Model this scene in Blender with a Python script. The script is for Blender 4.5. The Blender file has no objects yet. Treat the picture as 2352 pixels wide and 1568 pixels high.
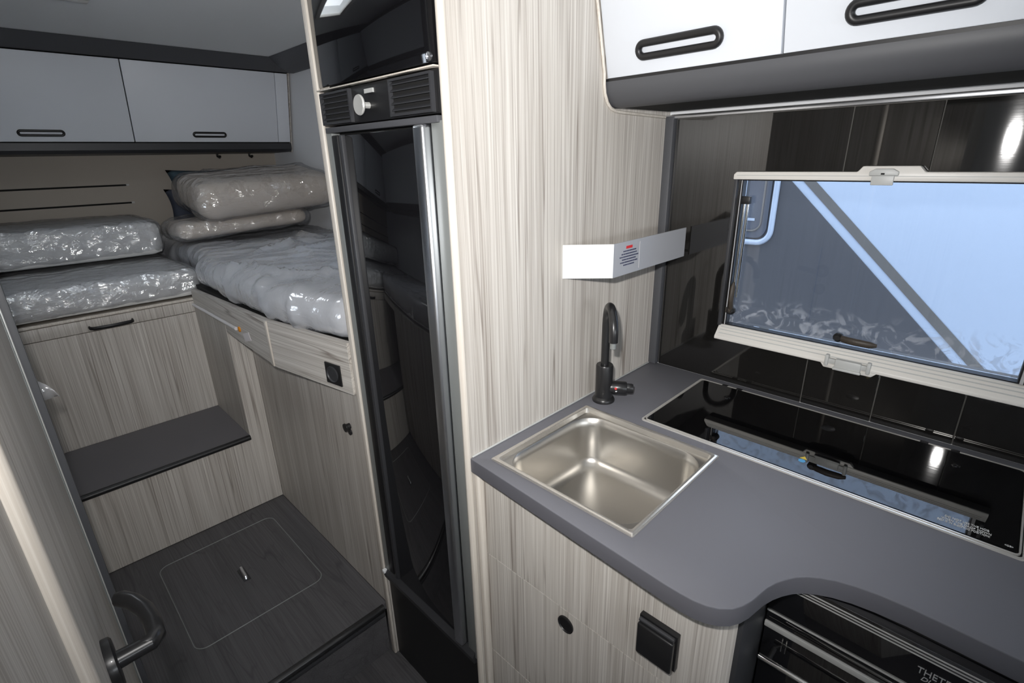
import bpy, bmesh, math, random
from mathutils import Vector, Matrix, noise

random.seed(7)
scene = bpy.context.scene
col = scene.collection

# ------------------------------------------------------------------ camera
cam_d = bpy.data.cameras.new('camera')
cam = bpy.data.objects.new('camera', cam_d)
col.objects.link(cam)
cam_d.sensor_width = 36.0
cam_d.lens = 17.914
cam_d.clip_start = 0.02
_r = Vector((0.7040, -0.7098, -0.0238)); _u = Vector((0.2577, 0.2240, 0.9399)); _f = Vector((0.6618, 0.6678, -0.3406))
cam.matrix_world = Matrix(((_r.x, _u.x, -_f.x, 0.0), (_r.y, _u.y, -_f.y, 0.0), (_r.z, _u.z, -_f.z, 1.5), (0, 0, 0, 1)))
scene.camera = cam

# ------------------------------------------------------------------ world, flash, exposure
world = bpy.data.worlds.new('world')
scene.world = world
world.use_nodes = True
_bg = world.node_tree.nodes['Background']
_bg.inputs[0].default_value = (0.90, 0.95, 1.0, 1)
_bg.inputs[1].default_value = 5.8

fl = bpy.data.lights.new('camera_flash', 'SPOT')
fl.shadow_soft_size = 0.015
fl.energy = 64.0
fl.spot_size = math.radians(124)
fl.spot_blend = 1.0
fl.color = (1.0, 0.98, 0.96)
flo = bpy.data.objects.new('camera_flash', fl)
col.objects.link(flo)
flo.location = (-0.012, 0.056, 1.586)
flo.rotation_euler = (_f * math.cos(math.radians(8)) + _u * math.sin(math.radians(8))).to_track_quat('-Z', 'Y').to_euler()

scene.view_settings.view_transform = 'Standard'
scene.view_settings.look = 'None'
scene.view_settings.gamma = 1.0
scene.view_settings.exposure = 0.0
scene.view_settings.use_curve_mapping = False
try:
    scene.cycles.sample_clamp_indirect = 6.0
    scene.cycles.max_bounces = 10
    scene.cycles.transparent_max_bounces = 16
    scene.cycles.caustics_reflective = False
    scene.cycles.caustics_refractive = False
except Exception:
    pass

# ------------------------------------------------------------------ materials
def new_mat(name):
    m = bpy.data.materials.new(name); m.use_nodes = True
    nt = m.node_tree
    return m, nt, nt.nodes['Principled BSDF']

def plain(name, c, rough=0.5, metal=0.0, spec=0.5, coat=0.0, bump=None, emis=None, ior=None):
    m, nt, b = new_mat(name)
    b.inputs['Base Color'].default_value = (*c, 1)
    b.inputs['Roughness'].default_value = rough
    b.inputs['Metallic'].default_value = metal
    b.inputs['Specular IOR Level'].default_value = spec
    b.inputs['Coat Weight'].default_value = coat
    if ior: b.inputs['IOR'].default_value = ior
    if emis:
        b.inputs['Emission Color'].default_value = (*emis[:3], 1); b.inputs['Emission Strength'].default_value = emis[3]
    if bump:
        sc, st, ds = bump
        tc = nt.nodes.new('ShaderNodeTexCoord'); mp = nt.nodes.new('ShaderNodeMapping'); mp.inputs['Scale'].default_value = sc
        nz = nt.nodes.new('ShaderNodeTexNoise'); nz.inputs['Scale'].default_value = 1.0; nz.inputs['Detail'].default_value = 4
        bp = nt.nodes.new('ShaderNodeBump'); bp.inputs['Strength'].default_value = st; bp.inputs['Distance'].default_value = ds
        L = nt.links
        L.new(tc.outputs['Object'], mp.inputs[0]); L.new(mp.outputs[0], nz.inputs['Vector']); L.new(nz.outputs[0], bp.inputs['Height']); L.new(bp.outputs[0], b.inputs['Normal'])
    return m

def grain(name, c_lo, c_hi, c_line, axis='Z', rough=0.45, fine=330.0, spec=0.35, line_amt=0.80, lines=(38.0, 95.0), along=0.55):
    """straight-grained laminate: fine streaks plus thin dark wandering lines along one axis"""
    m, nt, b = new_mat(name); N = nt.nodes; L = nt.links
    tc = N.new('ShaderNodeTexCoord')
    def mapped(a, l, o=0.0):
        mp = N.new('ShaderNodeMapping')
        mp.inputs['Scale'].default_value = {'Z': (a, a, l), 'Y': (a, l, a), 'X': (l, a, a)}[axis]
        mp.inputs['Location'].default_value = (o, o * 1.3, o * 0.7)
        L.new(tc.outputs['Object'], mp.inputs[0]); return mp.outputs[0]
    def nz(vec, det, dist=0.0, rgh=0.5):
        n = N.new('ShaderNodeTexNoise'); n.inputs['Scale'].default_value = 1.0; n.inputs['Detail'].default_value = det
        n.inputs['Roughness'].default_value = rgh; n.inputs['Distortion'].default_value = dist
        L.new(vec, n.inputs['Vector']); return n.outputs[0]
    n1 = nz(mapped(fine, 2.2), 3, 0.0, 0.65)
    n2 = nz(mapped(fine * 0.11, 0.6, 5.0), 2)
    ma = N.new('ShaderNodeMath'); ma.operation = 'MULTIPLY_ADD'; ma.inputs[1].default_value = 0.45; L.new(n2, ma.inputs[0]); L.new(n1, ma.inputs[2])
    rmp = N.new('ShaderNodeMapRange'); rmp.inputs[1].default_value = 0.52; rmp.inputs[2].default_value = 0.92
    L.new(ma.outputs[0], rmp.inputs[0])
    mix = N.new('ShaderNodeMix'); mix.data_type = 'RGBA'
    mix.inputs[6].default_value = (*c_lo, 1); mix.inputs[7].default_value = (*c_hi, 1)
    L.new(rmp.outputs[0], mix.inputs[0]); out = mix.outputs[2]
    for q, (fq, wd, am) in enumerate(((lines[0], 0.022, 1.0), (lines[1], 0.045, 0.55))):
        n3 = nz(mapped(fq, along * (1 + q), 11.0 * (q + 1)), 1, 0.2)
        sb = N.new('ShaderNodeMath'); sb.operation = 'SUBTRACT'; sb.inputs[1].default_value = 0.5; L.new(n3, sb.inputs[0])
        ab = N.new('ShaderNodeMath'); ab.operation = 'ABSOLUTE'; L.new(sb.outputs[0], ab.inputs[0])
        ln = N.new('ShaderNodeMapRange'); ln.inputs[1].default_value = wd; ln.inputs[2].default_value = 0.0; ln.inputs[3].default_value = 0.0; ln.inputs[4].default_value = line_amt * am
        L.new(ab.outputs[0], ln.inputs[0])
        mod = nz(mapped(fq * 0.5, 2.0, 3.0 + q), 1)
        mr = N.new('ShaderNodeMapRange'); mr.inputs[1].default_value = 0.38; mr.inputs[2].default_value = 0.62; L.new(mod, mr.inputs[0])
        mm = N.new('ShaderNodeMath'); mm.operation = 'MULTIPLY'; L.new(ln.outputs[0], mm.inputs[0]); L.new(mr.outputs[0], mm.inputs[1])
        mix2 = N.new('ShaderNodeMix'); mix2.data_type = 'RGBA'; mix2.inputs[7].default_value = (*c_line, 1)
        L.new(mm.outputs[0], mix2.inputs[0]); L.new(out, mix2.inputs[6]); out = mix2.outputs[2]
    L.new(out, b.inputs['Base Color'])
    b.inputs['Roughness'].default_value = rough
    b.inputs['Specular IOR Level'].default_value = spec
    bp = N.new('ShaderNodeBump'); bp.inputs['Strength'].default_value = 0.10; bp.inputs['Distance'].default_value = 0.0005
    L.new(n1, bp.inputs['Height']); L.new(bp.outputs[0], b.inputs['Normal'])
    return m

WLO, WHI, WLN = (0.43, 0.395, 0.355), (0.68, 0.65, 0.605), (0.20, 0.165, 0.14)
M = {}
M['wood'] = grain('pale_zebrano_vertical', WLO, WHI, WLN, 'Z')
M['wood_h'] = grain('pale_zebrano_horizontal', WLO, WHI, WLN, 'Y')
M['wood_edge'] = grain('pale_wood_edging', (0.52, 0.47, 0.41), (0.72, 0.68, 0.62), (0.42, 0.37, 0.31), 'Z', fine=420, line_amt=0.35)
M['vinyl'] = grain('dark_oak_vinyl', (0.075, 0.073, 0.077), (0.120, 0.116, 0.122), (0.058, 0.056, 0.060), 'Y', rough=0.55, fine=260, spec=0.4, lines=(16.0, 60.0), along=2.5)
M['tread'] = plain('charcoal_carpet_tread', (0.150, 0.143, 0.150), 0.85, bump=((900, 900, 900), 0.5, 0.0008))
M['white'] = plain('white_gloss_door', (0.70, 0.735, 0.79), 0.42, spec=0.3)
M['ceil'] = plain('soft_white_ceiling', (0.88, 0.89, 0.89), 0.7)
M['wallw'] = plain('white_wall_lining', (0.78, 0.795, 0.82), 0.6)
M['padded'] = plain('taupe_padded_wall', (0.42, 0.38, 0.33), 0.85, bump=((500, 500, 500), 0.4, 0.0006))
M['dgrey'] = plain('dark_grey_laminate', (0.075, 0.077, 0.085), 0.5)
M['dgrey2'] = plain('dark_grey_plastic', (0.035, 0.036, 0.040), 0.45)
M['blk'] = plain('matt_black_plastic', (0.010, 0.010, 0.011), 0.42)
M['blk_soft'] = plain('satin_black_metal', (0.014, 0.014, 0.015), 0.34, coat=0.2)
M['void'] = plain('black_recess', (0.004, 0.004, 0.004), 0.9)
M['glossblk'] = plain('black_glass', (0.006, 0.006, 0.007), 0.03, ior=2.0)
M['hobglass'] = plain('black_hob_glass', (0.003, 0.003, 0.0035), 0.012, ior=1.95)
M['alu'] = plain('satin_aluminium', (0.80, 0.82, 0.86), 0.28, metal=1.0)
M['greyalu'] = plain('grey_anodised_strip', (0.26, 0.275, 0.27), 0.5, metal=0.3)
M['chrome'] = plain('polished_chrome', (0.86, 0.86, 0.85), 0.10, metal=1.0)
M['counteredge'] = plain('dark_grey_worktop_edging', (0.105, 0.105, 0.120), 0.5)
M['line'] = plain('silver_trim_line', (0.62, 0.62, 0.60), 0.3, metal=0.35)
M['counter'] = plain('grey_worktop_laminate', (0.155, 0.157, 0.178), 0.55, spec=0.4, bump=((1200, 1200, 1200), 0.15, 0.0003))
M['cream'] = plain('cream_frame_plastic', (0.74, 0.72, 0.68), 0.38)
M['clip'] = plain('pale_grey_clip_plastic', (0.50, 0.51, 0.50), 0.42)
M['brownblk'] = plain('worn_brown_black_latch', (0.045, 0.036, 0.028), 0.5, bump=((90, 300, 90), 0.4, 0.001))
M['boxwhite'] = plain('white_sheet_metal', (0.80, 0.81, 0.82), 0.4)
M['boxgrey'] = plain('pale_grey_sheet', (0.40, 0.41, 0.44), 0.45)
M['red'] = plain('red_print', (0.65, 0.02, 0.02), 0.5)
M['ink'] = plain('dark_print', (0.045, 0.05, 0.10), 0.6)
M['whiteprint'] = plain('white_print', (0.75, 0.75, 0.75), 0.5)
M['greyprint'] = plain('grey_print', (0.38, 0.38, 0.38), 0.5)
M['yellow'] = plain('yellow_print', (0.75, 0.55, 0.06), 0.5)
M['blue'] = plain('blue_print', (0.10, 0.40, 0.75), 0.5)
M['amber'] = plain('amber_plastic', (0.60, 0.22, 0.01), 0.3)
M['paper'] = plain('paper_tag', (0.74, 0.70, 0.70), 0.7)
M['tube'] = plain('opal_light_tube', (0.68, 0.66, 0.66), 0.35)
M['foam'] = plain('white_quilted_mattress', (0.88, 0.88, 0.87), 0.8, bump=((120, 420, 420), 0.5, 0.002))
M['sheet'] = plain('white_cotton_cover', (0.86, 0.87, 0.89), 0.75)
M['beige'] = plain('beige_cushion_cloth', (0.76, 0.66, 0.55), 0.8, bump=((400, 400, 400), 0.3, 0.0006))
M['teal'] = plain('dark_teal_cloth', (0.035, 0.065, 0.085), 0.85)
M['navy'] = plain('dark_navy_cloth', (0.035, 0.042, 0.062), 0.85)
M['van'] = plain('white_van_paint', (0.215, 0.265, 0.345), 0.4)
M['vandark'] = plain('slate_van_paint', (0.031, 0.034, 0.042), 0.4)
M['vangrey'] = plain('grey_van_stripe', (0.060, 0.060, 0.061), 0.45)
M['vanpane'] = plain('van_window_pane', (0.042, 0.050, 0.068), 0.15)
M['asphalt'] = plain('asphalt_ground', (0.10, 0.10, 0.10), 0.9, bump=((40, 40, 40), 0.5, 0.01))

def stainless():
    m, nt, b = new_mat('brushed_stainless_steel'); N = nt.nodes; L = nt.links
    tc = N.new('ShaderNodeTexCoord'); mp = N.new('ShaderNodeMapping'); mp.inputs['Scale'].default_value = (40, 900, 900)
    nz = N.new('ShaderNodeTexNoise'); nz.inputs['Scale'].default_value = 1; nz.inputs['Detail'].default_value = 3
    L.new(tc.outputs['Object'], mp.inputs[0]); L.new(mp.outputs[0], nz.inputs['Vector'])
    r = N.new('ShaderNodeMapRange'); r.inputs[3].default_value = 0.28; r.inputs[4].default_value = 0.40
    L.new(nz.outputs[0], r.inputs[0]); L.new(r.outputs[0], b.inputs['Roughness'])
    b.inputs['Base Color'].default_value = (0.58, 0.56, 0.525, 1); b.inputs['Metallic'].default_value = 1.0
    return m
M['steel'] = stainless()
M['steelrim'] = plain('bright_steel_rim', (0.74, 0.71, 0.66), 0.25, metal=0.8)
M['rimbright'] = plain('bright_hob_trim', (0.78, 0.76, 0.72), 0.28, metal=0.5)

def tile_mat():
    m, nt, b = new_mat('black_brushed_tile'); N = nt.nodes; L = nt.links
    tc = N.new('ShaderNodeTexCoord'); mp = N.new('ShaderNodeMapping'); mp.inputs['Scale'].default_value = (60, 9, 420)
    nz = N.new('ShaderNodeTexNoise'); nz.inputs['Scale'].default_value = 1; nz.inputs['Detail'].default_value = 4
    L.new(tc.outputs['Object'], mp.inputs[0]); L.new(mp.outputs[0], nz.inputs['Vector'])
    bp = N.new('ShaderNodeBump'); bp.inputs['Strength'].default_value = 0.05; bp.inputs['Distance'].default_value = 0.0003
    L.new(nz.outputs[0], bp.inputs['Height']); L.new(bp.outputs[0], b.inputs['Normal'])
    b.inputs['Base Color'].default_value = (0.010, 0.0095, 0.009, 1); b.inputs['Roughness'].default_value = 0.042; b.inputs['Anisotropic'].default_value = 0.9
    cx = N.new('ShaderNodeCombineXYZ'); cx.inputs[2].default_value = 1.0; L.new(cx.outputs[0], b.inputs['Tangent'])
    b.inputs['IOR'].default_value = 1.75
    return m
M['tile'] = tile_mat()
M['grout'] = plain('pale_grout', (0.11, 0.107, 0.10), 0.8)

def film_mat(name, milk, scale, bstr, dist, gloss=0.12):
    """thin crinkled polythene: mostly see-through, a little milky, sharp glints from its creases"""
    m = bpy.data.materials.new(name); m.use_nodes = True; nt = m.node_tree; N = nt.nodes; L = nt.links
    N.clear()
    out = N.new('ShaderNodeOutputMaterial')
    tr = N.new('ShaderNodeBsdfTransparent'); tr.inputs[0].default_value = (0.97, 0.975, 0.985, 1)
    gl = N.new('ShaderNodeBsdfGlossy'); gl.inputs['Roughness'].default_value = 0.10
    df = N.new('ShaderNodeBsdfDiffuse'); df.inputs[0].default_value = (0.88, 0.90, 0.95, 1)
    tc = N.new('ShaderNodeTexCoord'); mp = N.new('ShaderNodeMapping'); mp.inputs['Scale'].default_value = scale
    vo = N.new('ShaderNodeTexVoronoi'); vo.inputs['Scale'].default_value = 1.0; vo.feature = 'F1'; vo.distance = 'MINKOWSKI'; vo.inputs['Exponent'].default_value = 1.3
    nz = N.new('ShaderNodeTexNoise'); nz.inputs['Scale'].default_value = 0.7; nz.inputs['Detail'].default_value = 5; nz.inputs['Distortion'].default_value = 1.5
    ad = N.new('ShaderNodeMath'); ad.operation = 'ADD'
    bp = N.new('ShaderNodeBump'); bp.inputs['Strength'].default_value = bstr; bp.inputs['Distance'].default_value = dist
    L.new(tc.outputs['Object'], mp.inputs[0]); L.new(mp.outputs[0], vo.inputs['Vector']); L.new(mp.outputs[0], nz.inputs['Vector'])
    L.new(vo.outputs['Distance'], ad.inputs[0]); L.new(nz.outputs[0], ad.inputs[1]); L.new(ad.outputs[0], bp.inputs['Height'])
    L.new(bp.outputs[0], gl.inputs['Normal'])
    fr = N.new('ShaderNodeLayerWeight'); fr.inputs[0].default_value = 0.5; L.new(bp.outputs[0], fr.inputs['Normal'])
    m1 = N.new('ShaderNodeMixShader'); m1.inputs[0].default_value = milk
    L.new(tr.outputs[0], m1.inputs[1]); L.new(df.outputs[0], m1.inputs[2])
    pw = N.new('ShaderNodeMath'); pw.operation = 'POWER'; pw.inputs[1].default_value = 3.0; L.new(fr.outputs['Facing'], pw.inputs[0])
    fm = N.new('ShaderNodeMath'); fm.operation = 'MULTIPLY_ADD'; fm.inputs[1].default_value = 0.35; fm.inputs[2].default_value = gloss; fm.use_clamp = True
    L.new(pw.outputs[0], fm.inputs[0])
    m2 = N.new('ShaderNodeMixShader'); L.new(fm.outputs[0], m2.inputs[0]); L.new(m1.outputs[0], m2.inputs[1]); L.new(gl.outputs[0], m2.inputs[2])
    L.new(m2.outputs[0], out.inputs[0])
    return m
M['film'] = film_mat('crinkled_polythene', 0.20, (17, 25, 25), 1.0, 0.016, 0.28)
M['film3'] = film_mat('clear_polythene', 0.10, (14, 20, 20), 1.0, 0.014, 0.22)
M['film2'] = film_mat('loose_polythene', 0.42, (8, 8, 8), 0.9, 0.014, 0.24)

def pane_mat():
    """tinted acrylic with dried water marks near its lower edge (position in the pane itself)"""
    m = bpy.data.materials.new('tinted_acrylic'); m.use_nodes = True; nt = m.node_tree; N = nt.nodes; L = nt.links
    N.clear()
    out = N.new('ShaderNodeOutputMaterial')
    tr = N.new('ShaderNodeBsdfTransparent'); tr.inputs[0].default_value = (0.93, 0.96, 1.0, 1)
    gl = N.new('ShaderNodeBsdfGlossy'); gl.inputs['Roughness'].default_value = 0.02
    df = N.new('ShaderNodeBsdfDiffuse'); df.inputs[0].default_value = (0.62, 0.66, 0.74, 1)
    tc = N.new('ShaderNodeTexCoord')
    nz = N.new('ShaderNodeTexNoise'); nz.inputs['Scale'].default_value = 26; nz.inputs['Detail'].default_value = 6; nz.inputs['Distortion'].default_value = 2.2
    L.new(tc.outputs['Object'], nz.inputs['Vector'])
    r1 = N.new('ShaderNodeMapRange'); r1.inputs[1].default_value = 0.53; r1.inputs[2].default_value = 0.62
    L.new(nz.outputs[0], r1.inputs[0])
    sx = N.new('ShaderNodeSeparateXYZ'); L.new(tc.outputs['Object'], sx.inputs[0])
    r2 = N.new('ShaderNodeMapRange'); r2.inputs[1].default_value = 0.085; r2.inputs[2].default_value = 0.035; r2.inputs[3].default_value = 0; r2.inputs[4].default_value = 0.30
    L.new(sx.outputs[2], r2.inputs[0])
    mu = N.new('ShaderNodeMath'); mu.operation = 'MULTIPLY'; L.new(r1.outputs[0], mu.inputs[0]); L.new(r2.outputs[0], mu.inputs[1])
    m1 = N.new('ShaderNodeMixShader'); L.new(mu.outputs[0], m1.inputs[0]); L.new(tr.outputs[0], m1.inputs[1]); L.new(df.outputs[0], m1.inputs[2])
    fr = N.new('ShaderNodeFresnel'); fr.inputs[0].default_value = 1.45
    m2 = N.new('ShaderNodeMixShader'); L.new(fr.outputs[0], m2.inputs[0]); L.new(m1.outputs[0], m2.inputs[1]); L.new(gl.outputs[0], m2.inputs[2])
    L.new(m2.outputs[0], out.inputs[0])
    return m
M['pane'] = pane_mat()

def dome_mat():
    m = bpy.data.materials.new('frosted_roof_dome'); m.use_nodes = True; nt = m.node_tree; N = nt.nodes; L = nt.links
    N.clear(); out = N.new('ShaderNodeOutputMaterial')
    tl = N.new('ShaderNodeBsdfTranslucent'); tl.inputs[0].default_value = (0.93, 0.94, 0.95, 1)
    df = N.new('ShaderNodeBsdfDiffuse'); df.inputs[0].default_value = (0.7, 0.7, 0.7, 1)
    mx = N.new('ShaderNodeMixShader'); mx.inputs[0].default_value = 0.12
    L.new(tl.outputs[0], mx.inputs[1]); L.new(df.outputs[0], mx.inputs[2]); L.new(mx.outputs[0], out.inputs[0])
    return m
M['dome'] = dome_mat()

# ------------------------------------------------------------------ helpers
WO = {}          # world origin of every object made here
def _link(o, parent, org):
    col.objects.link(o)
    WO[o.name] = Vector(org)
    if parent is not None:
        o.parent = parent
        o.location = Vector(org) - WO[parent.name]
    else:
        o.location = Vector(org)
    return o

def tag(o, label=None, cat=None, group=None, kind=None):
    if label: o['label'] = label
    if cat: o['category'] = cat
    if group: o['group'] = group
    if kind: o['kind'] = kind
    return o

def T(name, loc, label, cat, group=None, kind=None):
    o = bpy.data.objects.new(name, None)
    o.empty_display_size = 0.02
    _link(o, None, loc)
    return tag(o, label, cat, group, kind)

def obj(name, bm, mat, parent=None, smooth=False, label=None, autosmooth=None):
    """world-space bmesh -> one mesh object with its origin at the middle of its base"""
    xs = [v.co.x for v in bm.verts]; ys = [v.co.y for v in bm.verts]; zs = [v.co.z for v in bm.verts]
    org = Vector(((min(xs) + max(xs)) / 2, (min(ys) + max(ys)) / 2, min(zs)))
    for v in bm.verts: v.co -= org
    bmesh.ops.recalc_face_normals(bm, faces=bm.faces)
    me = bpy.data.meshes.new(name); bm.to_mesh(me); bm.free()
    me.materials.append(mat)
    if smooth:
        for p in me.polygons: p.use_smooth = True
        if autosmooth is not None:
            try: me.set_sharp_from_angle(angle=math.radians(autosmooth))
            except Exception: pass
    o = bpy.data.objects.new(name, me)
    _link(o, parent, org)
    if label: o['label'] = label
    return o

def bm_box(x0, x1, y0, y1, z0, z1, bev=0.0, seg=2, bm=None):
    b = bmesh.new()
    vs = [b.verts.new((x, y, z)) for x in (x0, x1) for y in (y0, y1) for z in (z0, z1)]
    for f in ((0, 1, 3, 2), (4, 6, 7, 5), (0, 4, 5, 1), (2, 3, 7, 6), (0, 2, 6, 4), (1, 5, 7, 3)): b.faces.new([vs[i] for i in f])
    if bev > 0:
        bmesh.ops.recalc_face_normals(b, faces=b.faces)
        bmesh.ops.bevel(b, geom=list(b.edges), offset=bev, segments=seg, affect='EDGES', profile=0.5)
    if bm is not None:
        merge(bm, b); return bm
    return b

def merge(dst, src):
    me = bpy.data.meshes.new('tmp'); src.to_mesh(me); src.free(); dst.from_mesh(me); bpy.data.meshes.remove(me)
    return dst

def box(name, x0, x1, y0, y1, z0, z1, mat, parent=None, bev=0.0, seg=2, label=None):
    return obj(name, bm_box(x0, x1, y0, y1, z0, z1, bev, seg), mat, parent, smooth=bev > 0, label=label, autosmooth=40)

def bm_prism(poly, a, b, axis='z', bev=0.0, seg=2):
    """extrude a polygon: axis z -> poly is (x,y); axis x -> poly is (y,z); axis y -> poly is (x,z)"""
    bm = bmesh.new()
    def P(p, t):
        return {'z': (p[0], p[1], t), 'x': (t, p[0], p[1]), 'y': (p[0], t, p[1])}[axis]
    A = [bm.verts.new(P(p, a)) for p in poly]; B = [bm.verts.new(P(p, b)) for p in poly]
    bm.faces.new(A); bm.faces.new(B[::-1])
    n = len(poly)
    for i in range(n): bm.faces.new((A[i], A[(i + 1) % n], B[(i + 1) % n], B[i]))
    bmesh.ops.recalc_face_normals(bm, faces=bm.faces)
    if bev > 0:
        bmesh.ops.bevel(bm, geom=[e for e in bm.edges if e.calc_face_angle(0) > 0.6], offset=bev, segments=seg, affect='EDGES', profile=0.5)
    return bm

def prism(name, poly, a, b, axis, mat, parent=None, bev=0.0, seg=2, label=None, smooth=True):
    return obj(name, bm_prism(poly, a, b, axis, bev, seg), mat, parent, smooth=smooth, label=label, autosmooth=35)

def bm_sweep(path, rad, n=12, closed=False, flat=1.0, up=None):
    """tube along a path; rad number or list; flat scales the section along its second axis"""
    bm = bmesh.new(); P = [Vector(p) for p in path]; K = len(P); rings = []
    pu = Vector(up) if up else None
    for i, p in enumerate(P):
        a = P[i - 1] if (i > 0 or closed) else P[i]
        c = P[(i + 1) % K] if (i < K - 1 or closed) else P[i]
        t = (c - a).normalized()
        if pu is None:
            pu = Vector((0, 0, 1)) if abs(t.z) < 0.9 else Vector((1, 0, 0))
        u = (pu - t * pu.dot(t)).normalized(); 
        if not up: pu = u
        w = t.cross(u)
        r = rad[i] if isinstance(rad, (list, tuple)) else rad
        rings.append([bm.verts.new(p + u * r * math.cos(2 * math.pi * k / n) + w * r * flat * math.sin(2 * math.pi * k / n)) for k in range(n)])
    for i in range(K if closed else K - 1):
        A, B = rings[i], rings[(i + 1) % K]
        for k in range(n): bm.faces.new((A[k], A[(k + 1) % n], B[(k + 1) % n], B[k]))
    if not closed:
        bm.faces.new(rings[0][::-1]); bm.faces.new(rings[-1])
    return bm

def sweep(name, path, rad, mat, parent=None, n=12, closed=False, flat=1.0, up=None, label=None):
    return obj(name, bm_sweep(path, rad, n, closed, flat, up), mat, parent, smooth=True, label=label, autosmooth=50)

def bm_lathe(prof, org, axis, n=28):
    """prof: list of (radius, distance along axis)"""
    ax = Vector(axis).normalized(); o = Vector(org)
    u = ax.orthogonal().normalized(); w = ax.cross(u)
    bm = bmesh.new(); rings = []
    for r, d in prof:
        rings.append([bm.verts.new(o + ax * d + (u * math.cos(2 * math.pi * k / n) + w * math.sin(2 * math.pi * k / n)) * max(r, 1e-5)) for k in range(n)])
    for A, B in zip(rings, rings[1:]):
        for k in range(n): bm.faces.new((A[k], A[(k + 1) % n], B[(k + 1) % n], B[k]))
    bm.faces.new(rings[0][::-1]); bm.faces.new(rings[-1])
    return bm

def lathe(name, prof, org, axis, mat, parent=None, n=28, label=None):
    return obj(name, bm_lathe(prof, org, axis, n), mat, parent, smooth=True, label=label, autosmooth=40)

def rrect(x0, x1, y0, y1, r, n=6):
    pts = []
    for cx, cy, a0 in ((x1 - r, y1 - r, 0), (x0 + r, y1 - r, 90), (x0 + r, y0 + r, 180), (x1 - r, y0 + r, 270)):
        for k in range(n + 1):
            a = math.radians(a0 + 90 * k / n); pts.append((cx + r * math.cos(a), cy + r * math.sin(a)))
    return pts

def bm_plate(outer, holes, z0, z1):
    """flat plate in xy with holes, between z0 and z1"""
    bm = bmesh.new(); es = []
    def loop(pts):
        vs = [bm.verts.new((p[0], p[1], z1)) for p in pts]
        for i in range(len(vs)): es.append(bm.edges.new((vs[i], vs[(i + 1) % len(vs)])))
    loop(outer)
    for h in holes: loop(h)
    bmesh.ops.triangle_fill(bm, use_beauty=True, use_dissolve=False, edges=es)
    g = bmesh.ops.extrude_face_region(bm, geom=list(bm.faces))
    for v in [e for e in g['geom'] if isinstance(e, bmesh.types.BMVert)]: v.co.z = z0
    bmesh.ops.recalc_face_normals(bm, faces=bm.faces)
    return bm

def bm_wall(axis, a0, a1, ux, uz, holes):
    """wall slab: axis 'x' (u = y) or 'y' (u = x) between a0,a1; ux=(u0,u1) uz=(z0,z1); holes [(u0,u1,z0,z1)]"""
    us = sorted({ux[0], ux[1], *[h[0] for h in holes], *[h[1] for h in holes]})
    zs = sorted({uz[0], uz[1], *[h[2] for h in holes], *[h[3] for h in holes]})
    bm = bmesh.new()
    for i in range(len(us) - 1):
        for j in range(len(zs) - 1):
            cu, cz = (us[i] + us[i + 1]) / 2, (zs[j] + zs[j + 1]) / 2
            if any(h[0] < cu < h[1] and h[2] < cz < h[3] for h in holes): continue
            if axis == 'x': bm_box(a0, a1, us[i], us[i + 1], zs[j], zs[j + 1], bm=bm)
            elif axis == 'y': bm_box(us[i], us[i + 1], a0, a1, zs[j], zs[j + 1], bm=bm)
            else: bm_box(us[i], us[i + 1], zs[j], zs[j + 1], a0, a1, bm=bm)
    return bm

def text(name, body, size, loc, right, up, mat, parent, depth=0.0003, shear=0.0, sx=1.0, label=None):
    c = bpy.data.curves.new(name, 'FONT'); c.body = body; c.size = size; c.extrude = depth; c.shear = shear
    o = bpy.data.objects.new('tmp_text', c); col.objects.link(o)
    dg = bpy.context.evaluated_depsgraph_get(); dg.update()
    me = bpy.data.meshes.new_from_object(o.evaluated_get(dg))
    bpy.data.objects.remove(o); bpy.data.curves.remove(c)
    R, U = Vector(right).normalized(), Vector(up).normalized(); Nn = R.cross(U)
    bm = bmesh.new(); bm.from_mesh(me); bpy.data.meshes.remove(me)
    L = Vector(loc)
    for v in bm.verts: v.co = L + R * v.co.x * sx + U * v.co.y + Nn * v.co.z
    return obj(name, bm, mat, parent, label=label)

def slot_handle(name, parent, c, u, v, nrm, length, height, rad, mat, light=None):
    """racetrack finger-pull: a thick rounded ring on the door face with a recessed slot in it"""
    C, U, V, Nn = Vector(c), Vector(u).normalized(), Vector(v).normalized(), Vector(nrm).normalized()
    h = height / 2 - rad; l = length / 2 - height / 2; pts = []
    for k in range(13):
        a = -math.pi / 2 + math.pi * k / 12; pts.append(C + U * (l + h * math.cos(a)) + V * h * math.sin(a) + Nn * rad * 0.4)
    for k in range(13):
        a = math.pi / 2 + math.pi * k / 12; pts.append(C + U * (-l + h * math.cos(a)) + V * h * math.sin(a) + Nn * rad * 0.4)
    o = sweep(name, pts, rad, mat, parent, n=10, closed=True, up=Nn)
    return o

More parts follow.
